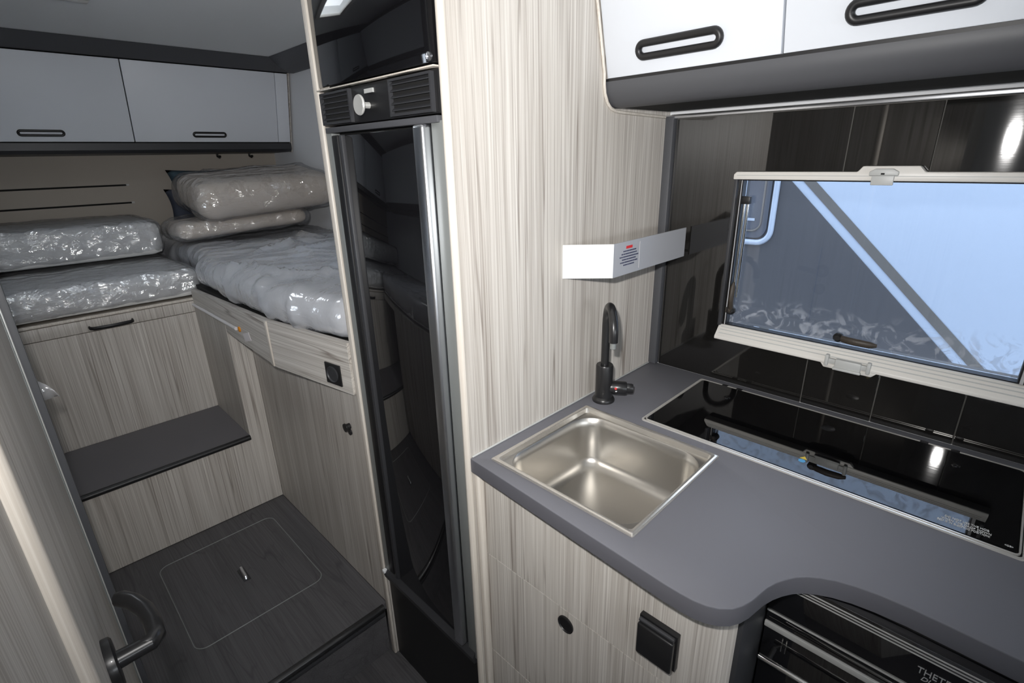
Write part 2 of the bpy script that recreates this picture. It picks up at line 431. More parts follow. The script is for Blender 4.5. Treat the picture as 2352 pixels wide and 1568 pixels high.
def soft(x0, x1, y0, y1, z0, z1, r, step, amp=0.0, freq=6.0, seed=0, fn=None, pinch=0.0):
    """rounded, slightly uneven upholstered block"""
    bm = bmesh.new()
    dims = (x1 - x0, y1 - y0, z1 - z0)
    n = [max(4, min(130, int(d / step))) for d in dims]
    c = Vector(((x0 + x1) / 2, (y0 + y1) / 2, (z0 + z1) / 2)); hd = [d / 2 for d in dims]
    cache = {}
    def vert(i, j, k):
        key = (i, j, k)
        if key in cache: return cache[key]
        q = [(-1 + 2 * t / m) * h for t, m, h in zip(key, n, hd)]
        inner = [max(-(h - r), min(h - r, a)) for a, h in zip(q, hd)]
        d = Vector([a - b for a, b in zip(q, inner)])
        p = Vector(inner) + (d.normalized() * r if d.length > 1e-9 else Vector((0, 0, 0)))
        nr = d.normalized() if d.length > 1e-9 else Vector((0, 0, 1))
        if pinch:
            s = (abs(p.x) / hd[0]) ** 2 * (abs(p.y) / hd[1]) ** 2
            p.z *= 1 - pinch * max((abs(p.x) / hd[0]) ** 3, (abs(p.y) / hd[1]) ** 3)
        p = p + c
        if amp: p = p + nr * amp * noise.noise(Vector((p.x * freq + seed, p.y * freq, p.z * freq + seed * 1.7)))
        if fn: p = fn(p, nr)
        cache[key] = bm.verts.new(p); return cache[key]
    nx, ny, nz = n
    for i in range(nx):
        for j in range(ny):
            for k in (0, nz): bm.faces.new((vert(i, j, k), vert(i + 1, j, k), vert(i + 1, j + 1, k), vert(i, j + 1, k)))
    for i in range(nx):
        for k in range(nz):
            for j in (0, ny): bm.faces.new((vert(i, j, k), vert(i + 1, j, k), vert(i + 1, j, k + 1), vert(i, j, k + 1)))
    for j in range(ny):
        for k in range(nz):
            for i in (0, nx): bm.faces.new((vert(i, j, k), vert(i, j + 1, k), vert(i, j + 1, k + 1), vert(i, j, k + 1)))
    return bm

# ------------------------------------------------------------------ the shell
XW = 1.281       # face of the tiled kitchen wall
YP = 0.707       # kitchen side of the tall wood partition
st = lambda o, label, cat: tag(o, label, cat, kind='structure')

st(box('floor', -0.90, 1.30, -1.6, 3.28, -0.04, 0.0, M['vinyl']), 'dark grey vinyl aisle floor below the step', 'floor')
CZ = 1.985
HX0, HX1, HY0, HY1 = 0.085, 0.355, 1.76, 2.175
st(obj('ceiling', bm_wall('z', CZ, CZ + 0.04, (-0.90, 1.33), (-1.6, 3.28), [(HX0, HX1, HY0, HY1)]), M['ceil']), 'plain off-white ceiling over the bed end', 'ceiling')
KW = (-0.055, 0.505, 1.075, 1.437)       # kitchen window opening (y0,y1,z0,z1)
BW = (1.30, 2.36, 1.24, 1.60)            # bed windows
BL = (1.18, 1.78, 1.24, 1.60)
st(obj('wall_right', bm_wall('x', 1.287, 1.325, (-1.6, 3.28), (-0.04, 2.06), [KW, BW]), M['wallw']), 'white side wall beyond the fridge at the bed end', 'wall')
st(obj('wall_left', bm_wall('x', -0.905, -0.87, (-1.6, 3.28), (-0.04, 2.06), [BL]), M['wallw']), 'white side wall behind the bathroom and left bed', 'wall')
wr = st(box('wall_rear', -0.87, 1.287, 3.25, 3.28, 0.0, CZ, M['padded']), 'taupe padded rear wall with two long horizontal seams', 'wall')
for z, x1 in ((1.413, 0.53), (1.328, 0.534)):
    s = box('seam', -0.86, x1, 3.247, 3.252, z - 0.004, z + 0.004, M['void'], wr, 0.0015)
    box('seam_end', x1, x1 + 0.012, 3.246, 3.251, z - 0.004, z + 0.005, M['clip'], wr, 0.001)

st(obj('wall_front_added', bm_wall('y', -1.64, -1.60, (-0.905, 1.325), (-0.04, 2.06), [(-0.55, 0.95, 1.15, 1.55)]), M['dgrey']), 'unseen dark wall with an opening, added behind the camera to cut daylight', 'wall')  # unseen wall added to hold back daylight from the open front

# bathroom block at the left of the aisle
bmw = bmesh.new()
bm_box(-0.090, -0.0465, 0.20, 0.488, 0.0, CZ, bm=bmw)
bm_box(-0.87, -0.0465, 0.175, 0.20, 0.0, CZ, bm=bmw)
bm_box(-0.87, -0.075, 1.112, 1.145, 0.0, CZ, bm=bmw)
bm_box(-0.090, -0.0405, 0.488, 1.10, 1.95, CZ, bm=bmw)
st(obj('wall_bathroom', bmw, M['wood']), 'pale wood bathroom partition at the lower left corner', 'wall')

d1 = T('door_1', (-0.05, 0.8, 0.02), 'pale wood bathroom door with black lever handle at left', 'door', kind='structure')
prism('door_leaf', [(-0.066, 0.5090), (-0.0368, 0.5090), (-0.0262, 1.098), (-0.066, 1.098)], 0.02, 1.945, 'z', M['wood'], d1, smooth=False)
nose = [(-0.066, 0.5088), (-0.066, 0.4940)]
for k in range(9):
    a = math.radians(90 * k / 8); nose.append((-0.0475 + 0.0112 * math.sin(a), 0.5030 - 0.0112 * math.cos(a)))
nose.append((-0.0363, 0.5088))
prism('door_edging', nose, 0.02, 1.945, 'z', M['wood_edge'], d1)
# lever handle
hy, hz = 0.625, 0.972
hnd = lathe('handle_rosette', [(0.0, 0), (0.0290, 0.0), (0.0295, 0.003), (0.0290, 0.0085), (0.0260, 0.0105), (0.0, 0.0105)], (-0.0355, hy, hz), (1, 0, 0), M['blk_soft'], d1, 36)
lathe('handle_neck', [(0.0, 0), (0.0105, 0.0), (0.0100, 0.012), (0.0095, 0.034)], (-0.026, hy, hz), (1, 0, 0), M['blk_soft'], d1, 20)
lp = [(-0.002, hy, hz), (0.007, hy, hz + 0.000), (0.0135, hy + 0.006, hz + 0.001), (0.0150, hy + 0.028, hz + 0.004), (0.0125, hy + 0.050, hz + 0.007), (0.005, hy + 0.072, hz + 0.010), (-0.004, hy + 0.088, hz + 0.010), (-0.010, hy + 0.093, hz + 0.010)]
sweep('handle_lever', lp, [0.0100, 0.0112, 0.0124, 0.0124, 0.0122, 0.0120, 0.0116, 0.0095], M['blk_soft'], d1, n=14, flat=0.8)
keyh = lathe('lock_rosette', [(0, 0), (0.0255, 0.0), (0.0255, 0.007), (0.022, 0.009), (0, 0.009)], (-0.0358, hy, hz - 0.085), (1, 0, 0), M['blk_soft'], d1, 32)
t4 = st(box('trim_1', -0.075, -0.0245, 1.100, 1.145, 0.0, CZ, M['greyalu'], None, 0.002), 'slim grey door post behind the bathroom door', 'trim')
box('post_edging', -0.0242, -0.0125, 1.112, 1.1455, 0.0, CZ, M['dgrey'], t4, 0.001)
box('post_bead', -0.0265, -0.0225, 1.108, 1.1135, 0.0, CZ, M['line'], t4, 0.001)

# ------------------------------------------------------------------ daylight openings
def roof_hatch():
    t = T('window_2', ((HX0 + HX1) / 2, (HY0 + HY1) / 2, CZ), 'white roof hatch in the ceiling mirrored in the freezer door', 'roof window', kind='structure')
    fr = bmesh.new()
    for b in ((HX0 - 0.03, HX1 + 0.03, HY0 - 0.03, HY0 + 0.015), (HX0 - 0.03, HX1 + 0.03, HY1 - 0.015, HY1 + 0.03), (HX0 - 0.03, HX0 + 0.015, HY0 + 0.015, HY1 - 0.015), (HX1 - 0.015, HX1 + 0.03, HY0 + 0.015, HY1 - 0.015)):
        bm_box(*b, CZ - 0.015, CZ - 0.0005, 0.004, 2, bm=fr)
    obj('window_frame', fr, M['cream'], t, True, autosmooth=40)
    bm = bmesh.new(); g = []
    for i in range(9):
        g.append([bm.verts.new((HX0 - 0.01 + (HX1 - HX0 + 0.02) * i / 8, HY0 - 0.01 + (HY1 - HY0 + 0.02) * j / 8, CZ + 0.042 + 0.05 * (1 - (i / 4 - 1) ** 4) * (1 - (j / 4 - 1) ** 4))) for j in range(9)])
    for i in range(8):
        for j in range(8): bm.faces.new((g[i][j], g[i + 1][j], g[i + 1][j + 1], g[i][j + 1]))
    obj('dome', bm, M['dome'], t, True)
roof_hatch()

def side_window(n, x0, x1, label, w=None):
    y0, y1, z0, z1 = w or BW
    t = T('window_%d' % n, ((x0 + x1) / 2, (y0 + y1) / 2, z0), label, 'window', kind='structure')
    fr = bmesh.new()
    for b in ((y0 - 0.03, y1 + 0.03, z0 - 0.03, z0 + 0.012), (y0 - 0.03, y1 + 0.03, z1 - 0.012, z1 + 0.03), (y0 - 0.03, y0 + 0.012, z0 + 0.012, z1 - 0.012), (y1 - 0.012, y1 + 0.03, z0 + 0.012, z1 - 0.012)):
        bm_box(x0, x1, b[0], b[1], b[2], b[3], 0.004, 2, bm=fr)
    obj('window_frame', fr, M['cream'], t, True, autosmooth=40)
    xc = (1.307 if x0 > 0 else -0.888)
    box('pane', xc - 0.002, xc + 0.002, y0 + 0.001, y1 - 0.001, z0 + 0.001, z1 - 0.001, M['pane'], t)
side_window(3, 1.262, 1.286, 'small side window above the right bed behind the fridge')
side_window(4, -0.869, -0.845, 'small side window above the left bed', BL)

# ------------------------------------------------------------------ kitchen window
w1 = T('window_1', (1.27, 0.22, 1.03), 'kitchen window with cream blind rails looking out on a van', 'window', kind='structure')
WY0, WY1, WX = -0.074, 0.516, 1.256
def rail_tab(z_in, z_out, y0, y1, sgn):
    # rail with a trapezoid finger tab, profile in (y,z)
    m0, m1 = 0.158, 0.268
    if sgn > 0:
        return [(y0, z_in), (y1, z_in), (y1, z_out - 0.006), (y1 - 0.006, z_out), (m1, z_out), (m1 - 0.008, z_out + 0.011), (m0 + 0.010, z_out + 0.011), (m0, z_out), (y0 + 0.006, z_out), (y0, z_out - 0.006)]
    return [(y0, z_in), (y0, z_out + 0.006), (y0 + 0.006, z_out), (m0, z_out), (m0 + 0.010, z_out - 0.009), (m1 - 0.008, z_out - 0.009), (m1, z_out), (y1 - 0.006, z_out), (y1, z_out + 0.006), (y1, z_in)]
rt = prism('top_rail', rail_tab(1.4375, 1.455, WY0, WY1, 1), WX, 1.2805, 'x', M['cream'], w1, 0.0025)
box('rail_groove', WX - 0.0006, WX + 0.001, WY0 + 0.008, WY1 - 0.008, 1.4462, 1.4476, M['clip'], rt)
def tabx(x):  # bottom rail: thin front lip with a sloping top
    return x
rb = prism('bottom_rail', [(1.2805, 1.0425), (1.2540, 1.0425), (1.2525, 1.0440), (1.2525, 1.0500), (1.2545, 1.0525), (1.2760, 1.0770), (1.2805, 1.0775)], WY0, WY1, 'y', M['cream'], w1, 0.0012)
prism('rail_tab', [(0.158, 1.0440), (0.168, 1.0335), (0.260, 1.0335), (0.268, 1.0440)], 1.2530, 1.2640, 'x', M['cream'], rb, 0.002)
for t_ in (0.25, 0.55, 0.8):
    gx, gz = 1.2545 + 0.0215 * t_, 1.0525 + 0.0245 * t_
    prism('rail_groove', [(gx - 0.0010, gz - 0.0001), (gx + 0.0004, gz + 0.0016), (gx + 0.0010, gz + 0.0010), (gx - 0.0004, gz - 0.0007)], WY0 + 0.008, WY1 - 0.008, 'y', M['clip'], rb)
for y in (WY0, WY1 - 0.007):
    box('side_rail', 1.264, 1.2805, y, y + 0.007, 1.0775, 1.4375, M['dgrey2'], w1, 0.001)
cl = prism('blind_clip', [(0.198, 1.448), (0.246, 1.448), (0.246, 1.4555), (0.236, 1.4610), (0.208, 1.4610), (0.198, 1.4555)], WX - 0.008, WX + 0.004, 'x', M['clip'], w1, 0.0015)
box('clip_tongue', WX - 0.006, WX - 0.001, 0.204, 0.241, 1.4300, 1.448, M['clip'], cl, 0.0012)
box('clip_notch', WX - 0.0088, WX - 0.0075, 0.220, 0.226, 1.4500, 1.4530, M['void'], cl)
bc = box('blind_catch', WX - 0.010, WX + 0.002, 0.188, 0.238, 1.038, 1.060, M['clip'], w1, 0.003)
box('catch_lip', WX - 0.014, WX - 0.006, 0.186, 0.240, 1.0355, 1.0415, M['clip'], bc, 0.002)
for y in (0.171, 0.251):
    box('catch_post', WX - 0.010, WX + 0.002, y, y + 0.0075, 1.040, 1.066, M['clip'], w1, 0.002)
box('catch_bar', WX - 0.006, WX + 0.002, 0.178, 0.252, 1.046, 1.057, M['clip'], w1, 0.001)
sl_ = bm_wall('x', 1.2845, 1.3270, (KW[0] + 0.0002, KW[1] - 0.0002), (KW[2] + 0.0002, KW[3] - 0.0002), [(KW[0] + 0.003, KW[1] - 0.003, KW[2] + 0.003, KW[3] - 0.003)])
obj('dark_lining', sl_, M['blk'], w1)  # dark lining added so the daylit reveal does not show as a bright line
box('pane', 1.303, 1.307, KW[0] + 0.004, KW[1] - 0.004, KW[2] + 0.004, KW[3] - 0.004, M['pane'], w1)
for y in (0.488, 0.4965):
    sweep('stay_rod', [(1.292, y, 1.150), (1.292, y, 1.385)], 0.0034, M['chrome'], w1, n=10)
box('stay_bracket', 1.284, 1.299, 0.482, 0.503, 1.380, 1.398, M['blk'], w1, 0.002)
def latch(c, along, parent):
    C = Vector(c); A = Vector(along).normalized(); X = Vector((-1, 0, 0))
    p = [C + X * 0.006, C + A * 0.012 + X * 0.014, C + A * 0.035 + X * 0.018, C + A * 0.062 + X * 0.016, C + A * 0.075 + X * 0.012]
    o = sweep('latch_lever', p, [0.0065, 0.0078, 0.0085, 0.0078, 0.0040], M['brownblk'], parent, n=12, flat=0.8)
    obj('latch_pivot', bm_lathe([(0, 0), (0.010, 0), (0.010, 0.012), (0.006, 0.017), (0, 0.017)], C, X, 20), M['blk_soft'], o, True, autosmooth=40)
latch((1.302, 0.250, 1.096), (0, -1, -0.03), w1)
latch((1.302, 0.497, 1.112), (0, 0, 1), w1)
box('latch_strap', 1.285, 1.296, 0.492, 0.512, 1.106, 1.122, M['brownblk'], w1, 0.003)

# ------------------------------------------------------------------ outside: the van parked alongside
gr = st(box('ground', 1.5, 9.0, -7.0, 9.0, -0.66, -0.60, M['asphalt']), 'grey asphalt outside beneath the parked van', 'ground')
VX = 2.50
van = T('parked_van', (VX + 0.4, 0.5, -0.6), 'white and slate van with diagonal stripes seen through the window', 'van')
obj('body', bm_box(VX, VX + 0.9, -2.6, 4.2, -0.25, 2.15, 0.06, 4), M['van'], van, True, autosmooth=40)
slope = 0.98
def dz(y, y0): return 1.386 + (y - y0) * slope
z_t, z_b = 2.05, -0.20
def edge_y(z, y0): return y0 + (z - 1.386) / slope
ya = 0.785; yb = 0.738; yc2 = 0.690
prism('dark_panel', [(edge_y(z_b, ya), z_b), (4.1, z_b), (4.1, z_t), (edge_y(z_t, ya), z_t)], VX - 0.004, VX + 0.001, 'x', M['vandark'], van)
prism('grey_stripe', [(edge_y(z_b, yc2), z_b), (edge_y(z_b, yb), z_b), (edge_y(z_t, yb), z_t), (edge_y(z_t, yc2), z_t)], VX - 0.003, VX + 0.001, 'x', M['vangrey'], van)
vw = prism('van_window', rrect(0.845, 1.75, 1.118, 1.62, 0.05), VX - 0.012, VX + 0.0, 'x', M['vanpane'], van)
def ring_yz(name, y0, y1, z0, z1, r, rad, x, mat, parent):
    return sweep(name, [(x, p[0], p[1]) for p in rrect(y0, y1, z0, z1, r)], rad, mat, parent, n=8, closed=True, up=(1, 0, 0))
ring_yz('window_surround', 0.825, 1.77, 1.098, 1.64, 0.06, 0.013, VX - 0.010, M['van'], van)
ring_yz('inner_seal', 0.872, 1.72, 1.15, 1.60, 0.04, 0.004, VX - 0.014, M['vangrey'], vw)
box('sash_bar', VX - 0.016, VX - 0.010, 0.90, 1.3, 1.195, 1.207, M['van'], vw, 0.002)
box('side_seam', VX - 0.0052, VX - 0.003, 0.607, 0.609, 0.3, 1.1, M['vanpane'], van)
for wy in (-1.6, 3.0):
    wh = lathe('wheel', [(0, 0), (0.20, 0), (0.31, 0.0), (0.33, 0.02), (0.33, 0.18), (0.31, 0.20), (0, 0.20)], (VX + 0.03, wy, -0.27), (1, 0, 0), M['blk'], van, 32)
    obj('hub', bm_lathe([(0, 0), (0.19, 0), (0.17, 0.012), (0, 0.012)], (VX + 0.02, wy, -0.27), (1, 0, 0), 28), M['alu'], wh, True, autosmooth=40)

# ------------------------------------------------------------------ tall wood partition and fridge surround
pp = T('partition_panel', (0.92, 0.714, 0.0), 'tall pale wood partition panel between sink and fridge', 'panel')
box('panel_board', 0.572, 1.2865, YP, 0.7215, 0.0, CZ - 0.001, M['wood'], pp)
sweep('front_edging', [(0.571, 0.7142, 0.0), (0.571, 0.7142, CZ - 0.001)], 0.0082, M['wood_edge'], pp, n=12)
fp = T('fridge_end_panel', (0.92, 1.163, 0.0), 'pale wood end panel on the bed side of the fridge', 'panel')
box('panel_board', 0.574, 1.2865, 1.1425, 1.1600, 0.0, CZ - 0.001, M['wood'], fp)
box('front_edging', 0.5645, 0.5735, 1.1405, 1.1605, 0.0, CZ - 0.001, M['wood_edge'], fp, 0.003, 3)

# ------------------------------------------------------------------ fridge
fg = T('refrigerator', (0.85, 0.93, 0.0), 'tall slim black glass fridge with silver handle strip', 'refrigerator')
box('cabinet', 0.592, 1.24, 0.724, 1.138, 0.30, 1.98, M['void'], fg)
dr = box('door', 0.570, 0.590, 0.796, 1.058, 0.362, 1.552, M['glossblk'], fg, 0.002)
box('door_frame', 0.566, 0.590, 1.084, 1.110, 0.362, 1.552, M['blk'], fg, 0.003)
box('door_frame', 0.563, 0.590, 1.060, 1.074, 0.362, 1.552, M['dgrey2'], fg, 0.003)
box('handle_strip', 0.552, 0.590, 0.760, 0.790, 0.362, 1.556, M['alu'], fg, 0.006, 3)
box('side_strip', 0.570, 0.590, 0.7225, 0.757, 0.335, 1.560, M['greyalu'], fg, 0.001)
box('side_strip', 0.570, 0.590, 1.1135, 1.1395, 0.335, 1.560, M['greyalu'], fg, 0.001)
box('top_bar', 0.564, 0.590, 0.732, 1.128, 1.5565, 1.568, M['dgrey'], fg, 0.002)
cp = box('control_panel', 0.570, 0.591, 0.730, 1.1395, 1.5705, 1.637, M['blk'], fg, 0.002)
box('display', 0.5665, 0.5705, 0.925, 0.955, 1.6200, 1.6275, M['clip'], cp)
lathe('dial', [(0, 0), (0.0060, 0), (0.0055, 0.014), (0.010, 0.017), (0.0180, 0.019), (0.0185, 0.021), (0.0172, 0.0235), (0, 0.0225)], (0.570, 0.948, 1.599), (-1, 0, 0), M['line'], cp, 32)
for (y0, y1) in ((1.012, 1.126), (0.744, 0.862)):
    vt = obj('vent', bm_wall('x', 0.562, 0.571, (y0 - 0.004, y1 + 0.004), (1.573, 1.634), [(y0, y1, 1.578, 1.630)]), M['dgrey2'], fg)
    box('vent_back', 0.5693, 0.5702, y0, y1, 1.578, 1.630, M['void'], vt)
    for k in range(5):
        z = 1.5805 + k * 0.0104
        prism('slat', [(0.5630, z + 0.0012), (0.5692, z + 0.0060), (0.5692, z + 0.0072), (0.5630, z + 0.0030)], y0, y1, 'y', M['dgrey2'], vt)
box('seam_strip', 0.562, 0.592, 0.730, 1.1400, 1.6392, 1.6418, M['wood_edge'], fg, 0.0008)
fz = box('freezer_door', 0.568, 0.591, 0.732, 1.1395, 1.646, 1.980, M['glossblk'], fg, 0.002)
lathe('lock', [(0, 0), (0.0068, 0), (0.0068, 0.003), (0.0040, 0.0042), (0.0038, 0.002), (0, 0.002)], (0.568, 0.746, 1.655), (-1, 0, 0), M['alu'], fz, 20)
prism('kick_bar', [(0.561, 0.340), (0.572, 0.356), (0.590, 0.356), (0.590, 0.318), (0.566, 0.318)], 0.732, 1.1395, 'y', M['dgrey2'], fg)
box('plinth', 0.578, 0.592, 0.7225, 1.1395, 0.0, 0.316, M['blk'], fg)
box('end_clip', 0.558, 0.572, 1.128, 1.139, 0.342, 0.352, M['boxwhite'], fg, 0.001)

# ------------------------------------------------------------------ raised step in the aisle
rs = T('raised_step', (0.2, 1.55, 0.0), 'dark grey raised step with rounded hatch outline and metal latch', 'step')
box('step_top', -0.60, 0.5695, 1.162, 1.953, 0.176, 0.199, M['vinyl'], rs)
box('riser', -0.60, 0.5640, 1.168, 1.184, 0.0, 0.176, M['vinyl'], rs)
sweep('nosing', [(-0.075, 1.160, 0.188), (0.556, 1.160, 0.188)], 0.0125, M['blk_soft'], rs, n=12)
box('nosing_lip', -0.075, 0.556, 1.150, 1.164, 0.163, 0.175, M['dgrey2'], rs, 0.002)
hp = rrect(0.100, 0.482, 1.400, 1.852, 0.032)
sweep('hatch_outline', [(p[0], p[1], 0.1992) for p in hp], 0.0016, M['greyalu'], rs, n=8, closed=True, up=(0, 0, 1))
lt = box('hatch_latch', 0.287, 0.309, 1.575, 1.645, 0.1992, 0.2015, M['dgrey2'], rs, 0.001)
sweep('latch_bar', [(0.2965, 1.585, 0.203), (0.2968, 1.585, 0.207), (0.2995, 1.640, 0.207), (0.2998, 1.640, 0.203)], 0.0060, M['alu'], lt, n=10)

# ------------------------------------------------------------------ wood stair under the rear bed
sr = T('bed_stair', (0.2, 2.1, 0.2), 'pale wood stair box with charcoal tread up to the rear bed', 'stair')
prism('riser_panel', [(-0.60, 0.200), (0.5695, 0.200), (0.5695, 0.960), (0.497, 0.960), (0.497, 0.496), (-0.60, 0.496)], 1.955, 1.973, 'y', M['wood'], sr, smooth=False)
tr_ = box('tread', -0.60, 0.4965, 1.957, 2.330, 0.4965, 0.513, M['tread'], sr)
sweep('tread_nosing', [(-0.60, 1.953, 0.504), (0.497, 1.953, 0.504)], 0.0105, M['blk'], tr_, n=12)
box('side_panel', 0.4975, 0.5140, 1.974, 2.331, 0.498, 0.960, M['wood'], sr)
box('back_slab', -0.60, 0.49, 1.975, 2.33, 0.200, 0.4960, M['dgrey2'], sr)

# ------------------------------------------------------------------ rear bed base with drop flap
rbq = T('rear_bed_base', (0.0, 2.6, 0.5), 'pale wood bed base with black bow handle above the stair', 'bed base')
box('front_panel', -0.60, 0.515, 2.3325, 2.350, 0.513, 0.9370, M['wood'], rbq)
flp = box('flap', -0.60, 0.515, 2.331, 2.350, 0.9395, 0.9835, M['wood'], rbq, 0.0008)
box('top_batten', -0.60, 0.519, 2.329, 2.350, 0.9860, 0.9950, M['wood_edge'], rbq, 0.001)
sweep('handle', [(0.157, 2.331, 0.954), (0.158, 2.318, 0.953), (0.166, 2.312, 0.952), (0.222, 2.310, 0.951), (0.278, 2.312, 0.952), (0.286, 2.318, 0.953), (0.287, 2.331, 0.954)], 0.0068, M['blk'], flp, n=8, flat=0.6)
box('bed_board', -0.86, 0.540, 2.352, 3.245, 0.945, 0.985, M['wood_edge'], rbq)
box('carcass', -0.86, 0.50, 2.352, 3.245, 0.20, 0.944, M['wood'], rbq)

# ------------------------------------------------------------------ right bed base: door, side board, socket, flap
rbb = T('right_bed_base', (0.9, 1.6, 0.2), 'pale wood cabinet under the right bed with black door knob', 'cabinet')
cab_door = prism('door', [(1.164, 0.2005), (1.953, 0.2005), (1.953, 0.990), (1.164, 0.990)], 0.570, 0.588, 'x', M['wood'], rbb, smooth=False)
kb = lathe('knob', [(0, 0), (0.009, 0), (0.009, 0.010), (0.012, 0.012), (0.012, 0.016), (0, 0.017)], (0.570, 1.236, 0.795), (-1, 0, 0), M['blk'], cab_door, 20)
obj('key_plate', bm_lathe([(0, 0), (0.010, 0), (0.010, 0.004), (0, 0.005)], (0.570, 1.236, 0.777), (-1, 0, 0), 20), M['blk'], cab_door, True, autosmooth=40)
prism('carcass', [(1.164, 0.205), (3.24, 0.205), (3.24, 1.028), (1.164, 1.028)], 0.589, 1.285, 'x', M['wood'], rbb, smooth=False)
# side board runs out at an angle from the fridge to the drop board
bA, bB = Vector((0.4985, 1.5250)), Vector((0.5590, 1.1620))
bd = (bB - bA).normalized(); bn = Vector((bd.y, -bd.x))      # bn points into the aisle
if bn.x > 0: bn = -bn
def onboard(s_, out, z): 
    q = bA + bd * s_ + bn * out
    return Vector((q.x, q.y, z))
bl = (bB - bA).length
mid = (bA + bB) / 2 - bn * 0.008
sbd = box('side_board', mid.x - 0.008, mid.x + 0.008, mid.y - bl / 2, mid.y + bl / 2, 0.919, 1.064, M['wood_h'], rbb)
sbd.rotation_euler = (0, 0, math.asin(bd.x))
prism('bed_board', [(0.522, 1.530), (0.580, 1.166), (1.285, 1.166), (1.285, 3.24), (0.575, 3.24), (0.575, 2.33), (0.522, 2.33)], 1.030, 1.046, 'z', M['void'], rbb, smooth=False)
sk = T('bed_power_socket', tuple(onboard(bl - 0.06, 0, 0.94)), 'black round socket in the pale bed side board', 'socket')
def board_box(name, s0, s1, o0, o1, z0, z1, mat, parent, bev):
    pl = [onboard(s0, o0, 0), onboard(s1, o0, 0), onboard(s1, o1, 0), onboard(s0, o1, 0)]
    return prism(name, [(p.x, p.y) for p in pl], z0, z1, 'z', mat, parent, bev)
ss_ = 0.296
board_box('plate', ss_ - 0.032, ss_ + 0.032, 0.0003, 0.0045, 0.934, 0.994, M['blk'], sk, 0.001)
lathe('outlet', [(0.0230, 0), (0.0230, 0.0035), (0.0210, 0.0040), (0.0195, 0.0005), (0.0, 0.0005)], tuple(onboard(ss_, 0.0045, 0.964)), (bn.x, bn.y, 0), M['dgrey2'], sk, 32)

fb = T('bed_flap_board', (0.50, 1.9, 0.93), 'proud pale wood drop board beside the stair with light tube', 'board')
prism('board', [(1.5445, 0.922), (1.5445, 1.060), (2.326, 1.030), (2.326, 0.944)], 0.4985, 0.5180, 'x', M['wood_h'], fb, smooth=False)
prism('end_edging', [(1.5270, 0.920), (1.5270, 1.062), (1.5440, 1.062), (1.5440, 0.920)], 0.4950, 0.5190, 'x', M['wood_edge'], fb, 0.001)
sweep('light_tube', [(0.4925, 2.310, 0.972), (0.4925, 1.812, 0.979)], 0.0060, M['tube'], fb, n=12)
lathe('amber_indicator', [(0, 0), (0.0095, 0), (0.0095, 0.003), (0.0070, 0.005), (0, 0.005)], (0.4985, 1.7960, 0.9790), (-1, 0, 0), M['amber'], fb, 16)
prism('paper_tag', [(1.768, 0.970), (1.758, 0.944), (1.696, 0.962), (1.708, 0.988)], 0.4962, 0.4972, 'x', M['paper'], fb)

# ------------------------------------------------------------------ mattresses and cushions in polythene
def wrap_fn(off, amp, f, seed, fold=0.0, fd=(1, 0.35, 0)):
    D = Vector(fd)
    def fn(p, n):
        q = Vector((p.x * f, p.y * f, p.z * f)) + Vector((seed, seed * 0.7, 0))
        a = noise.noise(q) * 0.6 + (0.5 - abs(noise.noise(q * 2.1))) * 0.5 + (0.4 - abs(noise.noise(q * 4.7 + Vector((3, 1, 7))))) * 0.30
        r = 0.0
        if fold:
            for w_, (dv, fr_, o_) in enumerate(((D, 10, 0), (Vector((-0.5, 1, 0.3)), 8, 3), (Vector((1, -0.8, 0.6)), 12, 6))):
                s = p.dot(dv) * fr_ + 2.4 * noise.noise(q * 0.55 + Vector((o_, 0, o_)))
                r += (1 - abs(math.sin(s))) ** 5 * fold * max(0.0, noise.noise(q * 0.6 + Vector((9 + o_, 2, 4 - o_))) * 1.4 + 0.15)
        return p + n * (off + amp * (a + 0.35) + r)
    return fn

def mattress(name, dims, label, group, slant=None, foam='foam', film='film', r=0.03, famp=0.009, ff=10.0, fold=0.0, seed=1, step=0.013, off=0.004):
    x0, x1, y0, y1, z0, z1 = dims
    t = T(name, ((x0 + x1) / 2, (y0 + y1) / 2, z0), label, 'mattress', group)
    base = (lambda p, n: slant(p)) if slant else None
    obj('pad', soft(x0, x1, y0, y1, z0, z1, r, 0.04, 0.002, 5, seed, base), M[foam], t, True)
    w = wrap_fn(off, famp, ff, seed, fold)
    fn = (lambda p, n: slant(w(p, n))) if slant else w
    o = obj('plastic_wrap', soft(x0, x1, y0, y1, z0 + 0.016, z1, r, step, 0, 1, seed, fn), M[film], t, True)
    return t
GM = 'mattresses stacked on the rear beds'
mattress('mattress', (-0.84, 0.545, 2.335, 3.19, 0.998, 1.106), 'lower white mattress in crinkled plastic on the rear bed base', GM, seed=1)
mattress('mattress', (-0.84, 0.522, 2.70, 3.20, 1.130, 1.272), 'upper white mattress in crinkled plastic lying on another mattress', GM, seed=5)
def edge_in(p):     # the pad's aisle side follows the angled side board
    k = max(0.0, min(1.0, (p.y - 1.18) / 0.33, (2.31 - p.y) / 0.10))
    w = max(0.0, min(1.0, (0.95 - p.x) / 0.42))
    return Vector((p.x - 0.070 * k * w, p.y, p.z))
mattress('mattress', (0.582, 1.268, 1.186, 3.21, 1.050, 1.156), 'right bed mattress under loose wrinkled milky plastic beside fridge', GM, slant=edge_in, foam='sheet', film='film2', r=0.035, famp=0.018, ff=5.0, fold=0.030, seed=11, step=0.014)
mattress('mattress', (-0.85, -0.06, 1.20, 2.31, 0.99, 1.11), 'left bed mattress hidden behind the bathroom door', GM, foam='sheet', film='film2', seed=21, step=0.03)
lb = T('left_bed_base', (-0.45, 1.7, 0.0), 'pale wood base under the left bed behind bathroom door', 'cabinet')
box('carcass', -0.86, -0.62, 1.150, 2.325, 0.0, 0.985, M['wood'], lb)
box('side_panel', -0.618, -0.045, 1.150, 1.170, 0.205, 0.985, M['wood'], lb)
